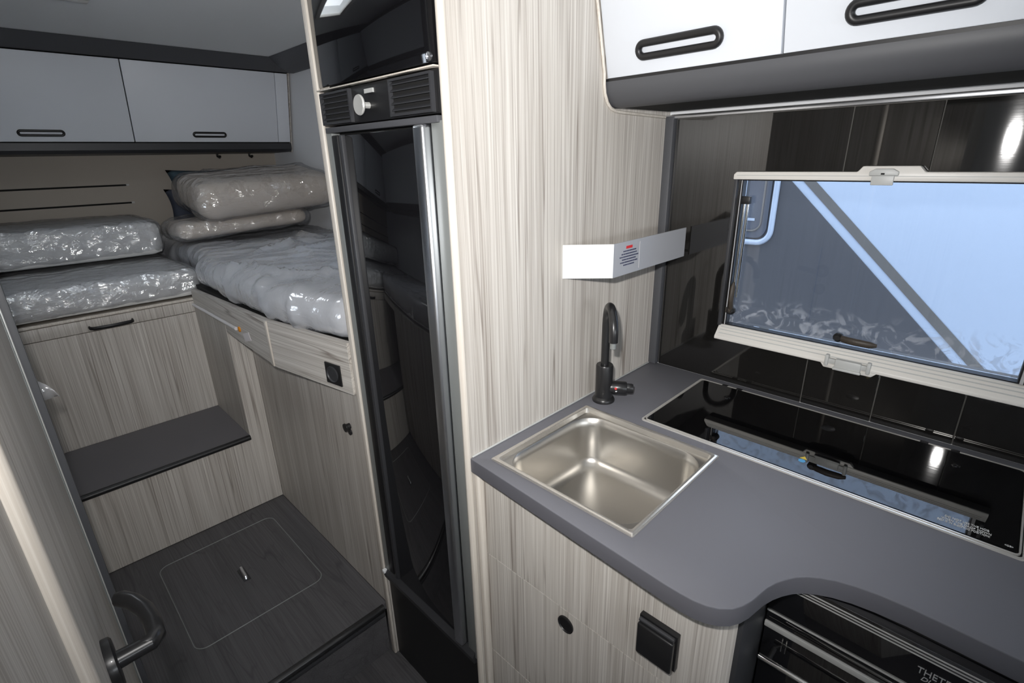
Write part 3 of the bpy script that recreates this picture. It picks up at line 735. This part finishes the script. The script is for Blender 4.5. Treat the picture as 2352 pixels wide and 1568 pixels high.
box('front_board', -0.065, -0.045, 1.172, 1.94, 0.205, 0.985, M['wood'], lb)
box('bed_board', -0.618, -0.068, 1.172, 2.325, 0.945, 0.985, M['wood_edge'], lb)

def cushion(name, dims, label, cloth, seed, rot=None, r=0.05, pinch=0.0, wrap=True, cat='cushion', group=None, step=0.018, famp=0.009, off=0.004):
    x0, x1, y0, y1, z0, z1 = dims
    t = T(name, ((x0 + x1) / 2, (y0 + y1) / 2, z0), label, cat, group)
    fn = None
    c = Vector(((x0 + x1) / 2, (y0 + y1) / 2, (z0 + z1) / 2))
    if rot is not None:
        R = rot.to_matrix() if hasattr(rot, 'to_matrix') else rot
        fn = lambda p, n: c + R @ (p - c)
    obj('pad', soft(x0, x1, y0, y1, z0, z1, r, 0.03, 0.004, 7, seed, fn, pinch), M[cloth], t, True)
    if wrap:
        w = wrap_fn(off, famp, 8, seed, 0.012)
        fn2 = (lambda p, n: c + R @ (w(p, n) - c)) if rot is not None else w
        obj('plastic_wrap', soft(x0 - 0.01, x1 + 0.01, y0, y1, z0, z1, r, step, 0, 1, seed, fn2, pinch), M['film3'], t, True)
    return t
from mathutils import Euler
cushion('seat_cushion', (0.648, 1.272, 2.50, 2.88, 1.300, 1.458), 'upper beige cushion in clear plastic, topmost of the pile', 'beige', 3, Euler((math.radians(8), math.radians(-3.0), 0)), r=0.062, group='beige cushions piled on the right bed')
cushion('seat_cushion', (0.556, 1.130, 2.560, 2.83, 1.204, 1.268), 'lower beige cushion in clear plastic under the other cushion', 'beige', 8, Euler((0, math.radians(-2.5), 0)), r=0.035, group='beige cushions piled on the right bed')
cushion('back_bolster', (0.82, 1.268, 3.03, 3.20, 1.20, 1.28), 'grey white rolled bedding behind the beige cushions', 'sheet', 14, r=0.06, cat='bedding')
def pillow(label, cloth, c, hx, hz, thick, tilt):
    t = T('scatter_pillow', (c[0], c[1], c[2] - hz), label, 'pillow', 'dark pillows behind the cushions')
    R = Euler((0, math.radians(tilt), 0)).to_matrix(); C0 = Vector(c)
    bm = bmesh.new(); n = 14; F = []
    for sgn in (-1, 1):
        g = []
        for i in range(n + 1):
            row = []
            for j in range(n + 1):
                u, v = -1 + 2 * i / n, -1 + 2 * j / n
                x = hx * u * (1 - 0.10 * (1 - v * v)); z = hz * v * (1 - 0.10 * (1 - u * u))
                y = sgn * thick * ((1 - u ** 4) * (1 - v ** 4)) ** 0.6
                row.append(bm.verts.new(C0 + R @ Vector((x, y, z))))
            g.append(row)
        for i in range(n):
            for j in range(n): bm.faces.new((g[i][j], g[i + 1][j], g[i + 1][j + 1], g[i][j + 1]))
    bmesh.ops.remove_doubles(bm, verts=bm.verts, dist=1e-5)
    obj('cover', bm, M[cloth], t, True)
    return t
pillow('dark teal pillow whose pointed corner shows above another pillow', 'teal', (0.870, 2.99, 1.385), 0.215, 0.095, 0.030, 0)
pillow('dark navy pillow corner just left of the wrapped cushion', 'navy', (0.805, 2.925, 1.305), 0.190, 0.090, 0.025, 0)

# scrap of polythene sticking out past the door post
ps = bmesh.new(); rows = []
for i in range(9):
    u = i / 8
    row = []
    for j in range(7):
        v = j / 6
        x = -0.050 + 0.061 * u
        z = 1.082 - 0.010 * u - 0.048 * u * u * u - v * (0.082 * (1 - u) ** 0.8 + 0.006) + 0.003 * math.sin(9 * u + 4 * v)
        row.append(ps.verts.new((x, 1.455 + 0.012 * math.sin(5 * u + 3 * v), z)))
    rows.append(row)
for i in range(8):
    for j in range(6): ps.faces.new((rows[i][j], rows[i + 1][j], rows[i + 1][j + 1], rows[i][j + 1]))
tag(obj('plastic_scrap', ps, M['film2'], None, True), 'small scrap of clear plastic poking out beside the door post', 'plastic')

# ------------------------------------------------------------------ overhead lockers at the rear
oc = T('overhead_locker', (0.2, 3.05, 1.55), 'white overhead lockers with black slot handles across the rear wall', 'cabinet')
def ry(z): return 2.957 - 0.27 * (z - 1.60)
def rear_door(x0, x1, name='door'):
    z0, z1 = 1.604, 1.926
    return prism(name, [(ry(z0), z0), (ry(z1), z1), (ry(z1) + 0.018, z1), (ry(z0) + 0.018, z0)], x0, x1, 'x', M['white'], oc, 0.0012)
nrm = Vector((0, -1, -0.27)).normalized(); upv = Vector((0, -0.27, 1)).normalized()
for (x0, x1, hx) in ((-0.765, -0.097, -0.43), (-0.0925, 0.5570, 0.244), (0.5615, 1.2035, 0.872)):
    d = rear_door(x0, x1)
    zc = 1.637
    slot_handle('handle', d, (hx, ry(zc) - 0.001, zc), (1, 0, 0), upv, nrm, 0.152, 0.0275, 0.0048, M['blk'])
rear_door(1.2065, 1.268, 'filler')
prism('carcass', [(ry(1.60) + 0.02, 1.60), (ry(1.93) + 0.02, 1.93), (3.248, 1.93), (3.248, 1.60)], -0.86, 1.272, 'x', M['void'], oc)
prism('end_edge', [(ry(1.553) + 0.004, 1.553), (ry(1.93), 1.93), (ry(1.93) + 0.02, 1.93), (ry(1.553) + 0.03, 1.553)], 1.2735, 1.278, 'x', M['wood_h'], oc)
prism('pelmet', [(ry(1.599), 1.599), (ry(1.599) + 0.002, 1.570), (ry(1.599) + 0.016, 1.556), (3.248, 1.552), (3.248, 1.599)], -0.86, 1.272, 'x', M['dgrey2'], oc)
for hx in (0.962, 1.128):
    sweep('coat_hook', [(hx, 3.2, 1.553), (hx, 3.2, 1.540), (hx + 0.004, 3.185, 1.534), (hx + 0.004, 3.172, 1.540)], 0.006, M['blk'], oc, n=8)
c1 = st(prism('trim_2', [(2.866, 1.931), (2.800, CZ - 0.001), (2.99, CZ - 0.001), (2.99, 1.931)], -0.86, 1.286, 'x', M['dgrey']), 'dark grey cornice between rear lockers and ceiling', 'trim')
c2 = st(prism('trim_3', [(1.286, 1.925), (1.262, 1.925), (1.160, CZ - 0.001), (1.286, CZ - 0.001)], 1.165, 2.83, 'y', M['dgrey']), 'dark grey cornice along the right wall by the fridge', 'trim')
c3 = st(prism('trim_4', [(-0.869, 1.925), (-0.80, 1.925), (-0.74, CZ - 0.001), (-0.869, CZ - 0.001)], 1.15, 2.79, 'y', M['dgrey']), 'dark grey cornice along the left wall over the bed', 'trim')
lo = T('side_locker', (-0.7, 2.0, 1.6), 'white overhead locker above the left bed', 'cabinet')
prism('carcass', [(-0.868, 1.60), (-0.62, 1.60), (-0.56, 1.924), (-0.868, 1.924)], 1.16, 2.80, 'y', M['white'], lo)
prism('pelmet', [(-0.868, 1.55), (-0.64, 1.55), (-0.625, 1.565), (-0.62, 1.599), (-0.868, 1.599)], 1.16, 2.80, 'y', M['dgrey2'], lo)

# ------------------------------------------------------------------ kitchen: tiled splashback
bs = T('splashback', (1.284, 0.1, 0.92), 'glossy black tiled splashback around the kitchen window', 'splashback')
KT = (KW[0] - 0.005, KW[1] + 0.002, KW[2] - 0.005, KW[3] + 0.004)
obj('grout_board', bm_wall('x', 1.2825, 1.2865, (-0.70, 0.700), (0.9205, 1.590), [KT]), M['grout'], bs)
tw = 0.144; g0 = 0.155
edges = [g0 + tw * k for k in range(-6, 2)] + [0.682]
edges = [e for e in edges if e > -0.7]
edges = [-0.70] + edges
def tile(y0, y1, z0, z1):
    box('tile', XW - 0.0022, 1.2824, y0, y1, z0, z1, M['tile'], bs, 0.0006, 1)
for a, b in zip(edges, edges[1:]):
    a2, b2 = a + 0.0012, b - 0.0012
    if b2 <= KT[0] or a2 >= KT[1]:
        tile(a2, b2, 0.921, 1.578)
    else:
        if a2 < KT[0]:      # tile notched round the window frame
            prism('tile', [(a2, 0.921), (b2, 0.921), (b2, KT[2]), (KT[0], KT[2]), (KT[0], KT[3]), (b2, KT[3]), (b2, 1.578), (a2, 1.578)], XW - 0.0022, 1.2824, 'x', M['tile'], bs, smooth=False)
        elif b2 > KT[1]:
            prism('tile', [(b2, 0.921), (b2, 1.578), (a2, 1.578), (a2, KT[3]), (KT[1], KT[3]), (KT[1], KT[2]), (a2, KT[2]), (a2, 0.921)], XW - 0.0022, 1.2824, 'x', M['tile'], bs, smooth=False)
        else:
            tile(a2, b2, 0.921, KT[2])
            if abs(a - (g0 - tw)) < 1e-6:      # tilted on purpose so the flash highlight lands in view
                bm = bm_box(XW - 0.0022, 1.2824, a2, b2, KT[3], 1.578)
                for v in bm.verts:
                    if v.co.x < 1.281: v.co.x += -0.0196 * (v.co.y - a2) + 0.027 * (v.co.z - 1.578)
                obj('tile', bm, M['tile'], bs)
            else:
                tile(a2, b2, KT[3], 1.578)
box('corner_trim', 1.262, 1.2865, 0.6835, 0.7062, 0.921, 1.585, M['dgrey'], bs, 0.002)
box('top_rail', 1.266, 1.2865, -0.70, 0.7062, 1.5795, 1.5880, M['alu'], bs, 0.0015)

# ------------------------------------------------------------------ kitchen: overhead locker
kc = T('kitchen_locker', (1.1, 0.2, 1.59), 'white kitchen wall locker with dark grey underside above window', 'cabinet')
def kx(z): return 0.999 - 0.255 * (z - 1.647)
kn = Vector((-1, 0, -0.255)).normalized(); ku = Vector((-0.255, 0, 1)).normalized()
for (y0, y1, h0, h1) in ((0.3555, 0.700, 0.450, 0.626), (0.002, 0.3515, 0.098, 0.266), (-0.350, -0.001, -0.26, -0.09), (-0.695, -0.353, -0.61, -0.44)):
    d = prism('door', [(kx(1.650), 1.650), (kx(1.982), 1.982), (kx(1.982) + 0.018, 1.982), (kx(1.650) + 0.018, 1.650)], y0, y1, 'y', M['white'], kc, 0.0012)
    zc = 1.690
    slot_handle('handle', d, (kx(zc) - 0.002, (h0 + h1) / 2, zc), (0, 1, 0), ku, kn, h1 - h0, 0.037, 0.0068, M['blk'])
prism('carcass', [(kx(1.650) + 0.0195, 1.650), (kx(1.982) + 0.0195, 1.982), (1.2865, 1.982), (1.2865, 1.650)], -0.70, 0.7065, 'y', M['void'], kc)
pel = [(0.999, 1.6485), (0.9975, 1.636), (1.002, 1.622), (1.012, 1.608), (1.024, 1.5985), (1.038, 1.5945), (1.043, 1.5945), (1.043, 1.601), (1.2865, 1.601), (1.2865, 1.6485)]
prism('underside', pel, -0.70, 0.7062, 'y', M['dgrey'], kc)
box('underlight_panel', 1.045, 1.264, -0.69, 0.700, 1.5965, 1.6005, M['void'], kc)
et = [(kx(1.98) - 0.0045, 1.98), (kx(1.80) - 0.0045, 1.80), (kx(1.66) - 0.0045, 1.66), (0.9920, 1.640), (0.9955, 1.622), (1.0060, 1.6045), (1.0190, 1.5940), (1.0360, 1.5895), (1.0700, 1.5875), (1.255, 1.5835)]
sweep('end_trim', [(x, 0.7035, z) for x, z in et], 0.0034, M['wood_edge'], kc, n=8, up=(0, 1, 0))
box('door_seal', 0.9985, 1.004, -0.70, 0.7062, 1.6435, 1.6497, M['blk'], kc)

# ------------------------------------------------------------------ kitchen: worktop
outer = [(XW, -0.70), (XW, 0.7062), (0.571, 0.7062), (0.563, 0.55), (0.556, 0.42), (0.550, 0.30), (0.5475, 0.255), (0.5475, 0.232), (0.5485, 0.212), (0.5525, 0.195), (0.5600, 0.180), (0.5720, 0.167), (0.586, 0.159), (0.603, 0.1535), (0.622, 0.150), (0.640, 0.1465), (0.657, 0.141), (0.673, 0.1335), (0.688, 0.124), (0.700, 0.113), (0.711, 0.098), (0.720, 0.081), (0.7275, 0.058), (0.7325, 0.030), (0.735, -0.005), (0.7345, -0.06), (0.733, -0.12), (0.733, -0.70)]
SX0, SX1, SY0, SY1 = 0.596, 0.916, 0.338, 0.671
HBX0, HBX1, HBY0, HBY1 = 0.945, 1.250, -0.108, 0.536
bmw = bm_plate(outer, [rrect(SX0 + 0.006, SX1 - 0.006, SY0 + 0.006, SY1 - 0.006, 0.01, 3)], 0.888, 0.920)
ee = [e for e in bmw.edges if len(e.link_faces) == 2 and abs(e.calc_face_angle(0)) > 0.9 and min(v.co.z for v in e.verts) > 0.919]
bmesh.ops.bevel(bmw, geom=ee, offset=0.0018, segments=2, affect='EDGES', profile=0.5)
wt = tag(obj('worktop', bmw, M['counter'], None, True, autosmooth=30), 'grey kitchen worktop with an S-curved front edge', 'worktop')
wt.data.materials.append(M['counteredge'])
for p_ in wt.data.polygons:
    if abs(p_.normal.z) < 0.3: p_.material_index = 1
box('wall_bead', 0.575, XW, 0.7025, 0.7065, 0.9203, 0.9235, M['clip'], wt, 0.001)

# ------------------------------------------------------------------ kitchen: sink
sk2 = T('kitchen_sink', (0.756, 0.505, 0.79), 'square stainless steel sink set in the worktop', 'sink')
def loops_mesh(loops):
    bm = bmesh.new(); R = []
    for (pts, z) in loops: R.append([bm.verts.new((p[0], p[1], z)) for p in pts])
    for A, B in zip(R, R[1:]):
        for k in range(len(A)): bm.faces.new((A[k], A[(k + 1) % len(A)], B[(k + 1) % len(B)], B[k]))
    return bm, R
def rr(i, r): return rrect(SX0 + i, SX1 - i, SY0 + i, SY1 - i, r, 8)
bm, R = loops_mesh([(rr(0.0, 0.003), 0.9202), (rr(0.0, 0.003), 0.9225), (rr(0.0025, 0.003), 0.9248), (rr(0.0065, 0.005), 0.9252), (rr(0.010, 0.008), 0.9236), (rr(0.0118, 0.009), 0.9130)])
obj('rim', bm, M['steelrim'], sk2, True, autosmooth=50)
L0 = [(rr(0.0118, 0.009), 0.9130), (rr(0.0126, 0.009), 0.9126), (rr(0.0142, 0.056), 0.9122), (rr(0.0160, 0.055), 0.9110), (rr(0.0190, 0.052), 0.890), (rr(0.024, 0.044), 0.850)]
for k in range(1, 9):
    a = math.radians(90 * k / 8); L0.append((rr(0.026 + 0.028 * (1 - math.cos(a)), 0.043 - 0.012 * k / 8), 0.818 - 0.028 * math.sin(a)))
L0.append((rr(0.10, 0.02), 0.7888))
bm, R = loops_mesh(L0); bm.faces.new(R[-1])
bas = obj('basin', bm, M['steel'], sk2, True, autosmooth=60)
lathe('drain', [(0, 0), (0.024, 0.0), (0.026, 0.0015), (0.022, 0.003), (0, 0.001)], (0.70, 0.42, 0.7885), (0, 0, 1), M['steelrim'], sk2, 28)

# ------------------------------------------------------------------ kitchen: tap
tp = T('kitchen_tap', (0.972, 0.660, 0.92), 'matt black gooseneck tap behind the sink', 'tap')
fx, fy = 0.972, 0.660
lathe('body', [(0, 0), (0.0275, 0.0), (0.0280, 0.004), (0.0255, 0.009), (0.0215, 0.013), (0.0210, 0.040), (0.0210, 0.094), (0.0195, 0.097), (0.0125, 0.097)], (fx, fy, 0.9202), (0, 0, 1), M['blk_soft'], tp, 32)
dd = Vector((-0.72, -0.69, 0)).normalized()
P0 = Vector((fx, fy, 1.010)); pts = [P0, P0 + Vector((0, 0, 0.05)), P0 + Vector((0, 0, 0.105))]
Rr = 0.050; cc = Vector((fx, fy, 1.122)) + dd * Rr
for k in range(13):
    a = math.pi * k / 12; pts.append(cc - dd * Rr * math.cos(a) + Vector((0, 0, Rr * 1.08 * math.sin(a))))
pts.append(pts[-1] + Vector((0, 0, -0.012)))
sweep('spout', pts, 0.0098, M['blk_soft'], tp, n=18)
tipp = pts[-1]
lathe('aerator', [(0, 0), (0.0068, 0), (0.0068, 0.014), (0.0055, 0.015), (0, 0.015)], tipp, (0, 0, -1), M['greyalu'], tp, 18)
ld = Vector((0.62, -0.78, -0.06)).normalized(); lo_ = Vector((fx, fy, 0.957)) + ld * 0.012
lathe('valve', [(0, 0), (0.0155, 0), (0.0158, 0.010), (0.0168, 0.012), (0.0168, 0.040), (0.0155, 0.043), (0, 0.043)], lo_, ld, M['blk_soft'], tp, 24)
e0 = lo_ + ld * 0.041
lv = sweep('lever', [e0, e0 + ld * 0.006, e0 + ld * 0.014, e0 + ld * 0.018], [0.0130, 0.0135, 0.0135, 0.0120], M['blk_soft'], tp, n=8, flat=0.75)
sd = Vector((-0.80, -0.55, 0.25)).normalized(); sc_ = lo_ + ld * 0.017 + sd * 0.0160
lathe('hot_mark', [(0, 0), (0.0032, 0), (0.0030, 0.001), (0, 0.0012)], sc_, sd, M['red'], tp, 14)
lathe('cold_mark', [(0, 0), (0.0028, 0), (0.0026, 0.001), (0, 0.0012)], sc_ + Vector((0, 0, -0.0062)) + ld * 0.001, sd, M['whiteprint'], tp, 14)

# ------------------------------------------------------------------ kitchen: hob
hb = T('gas_hob', (1.1, 0.21, 0.92), 'black glass topped hob with steel rim and printed warning', 'hob')
hz0 = 0.9202
fr = bmesh.new()
for (i0, i1, z) in ((0.0, 0.0035, 0.9235), (0.0052, 0.0078, 0.9248)):
    merge(fr, bm_plate(rrect(HBX0 + i0, HBX1 - i0, HBY0 + i0, HBY1 - i0, 0.006 + (0.004 if i0 else 0), 4), [rrect(HBX0 + i1, HBX1 - i1, HBY0 + i1, HBY1 - i1, 0.006, 4)], hz0, z))
obj('rim', fr, M['rimbright'], hb)
gap = obj('seal', bm_plate(rrect(HBX0 + 0.0035, HBX1 - 0.0035, HBY0 + 0.0035, HBY1 - 0.0035, 0.005, 4), [], hz0, 0.9215), M['void'], hb)
obj('glass_lid', bm_plate(rrect(HBX0 + 0.0105, HBX1 - 0.0095, HBY0 + 0.0095, HBY1 - 0.0095, 0.008, 5), [], 0.9216, 0.9252), M['hobglass'], hb)
for y in (0.462, 0.425, 0.045, -0.005):
    box('hinge', HBX1 - 0.010, HBX1 + 0.001, y, y + 0.014, 0.9215, 0.9256, M['blk'], hb, 0.001)
for (x, y) in ((1.178, 0.435), (1.182, -0.004)):
    lathe('rubber_foot', [(0, 0), (0.008, 0.0), (0.0075, 0.002), (0.004, 0.0036), (0, 0.004)], (x, y, 0.9252), (0, 0, 1), M['glossblk'], hb, 20)
lathe('maker_badge', [(0, 0), (0.014, 0.0), (0.0135, 0.0004), (0, 0.0004)], (1.177, 0.2116, 0.9252), (0, 0, 1), M['blk'], hb, 24)
zt = 0.92545
for i, (s, x, y) in enumerate((('DO NOT USE THE HOB', 0.9850, -0.0095), ('WHEN THE DROP DOWN', 0.9765, -0.0060), ('BED IS IN SLEEPING POSITION!', 0.9690, -0.0015))):
    text('warning_line', s, 0.0080, (x, y, zt), (0, -1, 0), (1, 0, 0), M['whiteprint'], hb, sx=(0.66, 0.66, 0.60)[i])
text('language_mark', '<GB>', 0.0060, (0.9635, -0.0835, zt), (0, -1, 0), (1, 0, 0), M['whiteprint'], hb, sx=0.7)
prism('yellow_triangle', [(1.012, 0.2055), (1.012, 0.2185), (1.0230, 0.2120)], 0.9252, 0.9256, 'z', M['yellow'], hb)
lathe('blue_disc', [(0, 0), (0.0062, 0), (0.0062, 0.0004), (0, 0.0004)], (1.0035, 0.2120, 0.9252), (0, 0, 1), M['blue'], hb, 20)

# ------------------------------------------------------------------ kitchen: base cabinet
kb2 = T('kitchen_base_cabinet', (0.65, 0.45, 0.0), 'pale wood sink cabinet with rounded corner and black push knob', 'cabinet')
def front_poly(y1):
    p = [(0.5905, y1), (0.5905, 0.205)]
    for k in range(1, 9):
        a = math.radians(80 * k / 8); p.append((0.5905 + 0.034 * (1 - math.cos(a)), 0.205 - 0.040 * math.sin(a)))
    q = [(x + 0.014, y + 0.006) for (x, y) in p[1:]][::-1]
    return p + q + [(0.6045, y1)]
fpoly = front_poly(0.6905)
def front(name, z0, z1): return prism(name, fpoly, z0, z1, 'z', M['wood'], kb2)
front('drawer_front', 0.6755, 0.8875)
cd = front('door_front', 0.3865, 0.6735)
front('lower_front', 0.0605, 0.3840)
lathe('push_knob', [(0, 0), (0.0185, 0), (0.0185, 0.0030), (0.0165, 0.0040), (0.0150, 0.0016), (0, 0.0014)], (0.5905, 0.466, 0.6405), (-1, 0, 0), M['blk'], cd, 32)
box('corner_post', 0.578, 0.600, 0.6925, 0.7060, 0.0, 0.8875, M['wood_edge'], kb2, 0.004, 3)
prism('carcass', [(0.6055, 0.7060), (1.2860, 0.7060), (1.2860, 0.185), (0.6300, 0.185), (0.6055, 0.215)], 0.06, 0.780, 'z', M['wood'], kb2, smooth=False)
box('toe_kick', 0.640, 1.2860, 0.186, 0.7060, 0.0, 0.0595, M['blk'], kb2)
ss = T('kitchen_power_socket', (0.58, 0.272, 0.72), 'black square flap socket on the sink cabinet front', 'socket')
box('base_plate', 0.5800, 0.5903, 0.2395, 0.3065, 0.7255, 0.7985, M['blk'], ss, 0.0015)
sl = box('flap', 0.5690, 0.5798, 0.2420, 0.3045, 0.7265, 0.7900, M['blk_soft'], ss, 0.0035, 3)
sweep('flap_hinge', [(0.5765, 0.2430, 0.7935), (0.5765, 0.3035, 0.7935)], 0.0038, M['dgrey2'], ss, n=10)

# ------------------------------------------------------------------ kitchen: oven
ov = T('oven', (0.95, -0.15, 0.25), 'black built-in oven grill with chrome handle under worktop', 'oven')
OX = 0.715
box('housing', 0.735, 1.26, -0.46, 0.172, 0.25, 0.8875, M['void'], ov)
box('side_frame', 0.612, 0.7345, 0.1605, 0.1680, 0.06, 0.8875, M['dgrey2'], ov, 0.001)
fa = box('fascia', OX, 0.7345, -0.46, 0.158, 0.800, 0.8865, M['glossblk'], ov, 0.001)
for z in (0.8795, 0.8745, 0.8695):
    box('chrome_line', OX - 0.0015, OX + 0.001, -0.455, 0.158, z, z + 0.0013, M['line'], fa)
box('chrome_line', OX - 0.0015, OX + 0.001, -0.455, 0.158, 0.8125, 0.8150, M['line'], fa)
od = box('oven_door', OX, 0.7345, -0.46, 0.158, 0.42, 0.7985, M['glossblk'], ov, 0.001)
box('door_trim', OX - 0.004, OX + 0.002, -0.455, 0.158, 0.7820, 0.7925, M['line'], od, 0.0012)
hd = sweep('handle', [(0.688, 0.152, 0.742), (0.688, -0.44, 0.742)], 0.0048, M['chrome'], od, n=12)
for y in (0.138, -0.42):
    sweep('handle_post', [(0.688, y, 0.742), (0.716, y, 0.744)], 0.0040, M['blk_soft'], od, n=10)
for y in (0.1275, 0.1215):
    box('glint_sliver', OX - 0.003, OX, y, y + 0.0016, 0.748, 0.776, M['chrome'], od)  # chrome slivers added in place of small reflected glints on the door
grl = box('lower_grill_door', OX, 0.7345, -0.46, 0.158, 0.10, 0.418, M['glossblk'], ov, 0.001)
text('brand_lettering', 'THETFORD', 0.0150, (OX - 0.0006, -0.0270, 0.8440), (0, -1, 0), (0, 0, 1), M['greyprint'], ov, sx=0.80)
text('model_lettering', 'DUPLEX', 0.0100, (OX - 0.0006, -0.0330, 0.8345), (0, -1, 0), (0, 0, 1), M['greyprint'], ov, shear=0.3, sx=0.95)
box('base_plinth', 0.76, 1.26, -0.46, 0.17, 0.0, 0.249, M['blk'], ov)

# ------------------------------------------------------------------ kitchen: white corner shelf rim with warning label
cs = T('corner_shelf', (1.06, 0.66, 1.243), 'white angled sheet shelf with red headed notice on wood panel', 'shelf')
A, B, Cc = Vector((0.862, 0.7060)), Vector((0.934, 0.6230)), Vector((1.264, 0.6250))
def off(p, q, t):
    d = (q - p).normalized(); return Vector((-d.y, d.x)) * t
th = 0.003
prism('end_face', [tuple(A), tuple(B), (B.x + 0.0022, B.y + th), (A.x + 0.0038, A.y)], 1.2435, 1.3175, 'z', M['boxwhite'], cs, smooth=False)
prism('front_face', [(B.x + 0.0002, B.y), tuple(Cc), (Cc.x, Cc.y + th), (B.x + 0.0025, B.y + th)], 1.2435, 1.3175, 'z', M['boxgrey'], cs, smooth=False)
prism('shelf_board', [(0.872, 0.7060), (0.9375, 0.6275), (1.262, 0.6290), (1.262, 0.7060)], 1.250, 1.256, 'z', M['brownblk'], cs, smooth=False)
yl = 0.6229
box('label_edge', 1.0395, 1.0402, yl + 0.0004, yl + 0.003, 1.250, 1.311, M['paper'], cs)
box('red_heading', 0.9830, 1.0080, yl - 0.0001 + 0.0000, yl + 0.002, 1.3015, 1.3075, M['red'], cs)
random.seed(3)
for i, (a, b) in enumerate(((0.972, 1.024), (0.965, 1.027), (0.958, 1.034), (0.968, 1.024), (0.961, 1.031), (0.974, 1.018))):
    z = 1.2965 - i * 0.0062
    bm = bmesh.new(); x = a
    while x < b:
        w = random.uniform(0.003, 0.009)
        bm_box(x, min(b, x + w), yl - 0.0001, yl + 0.002, z - 0.0013, z + 0.0013, bm=bm); x += w + random.uniform(0.0008, 0.0016)
    obj('notice_line', bm, M['ink'], cs)
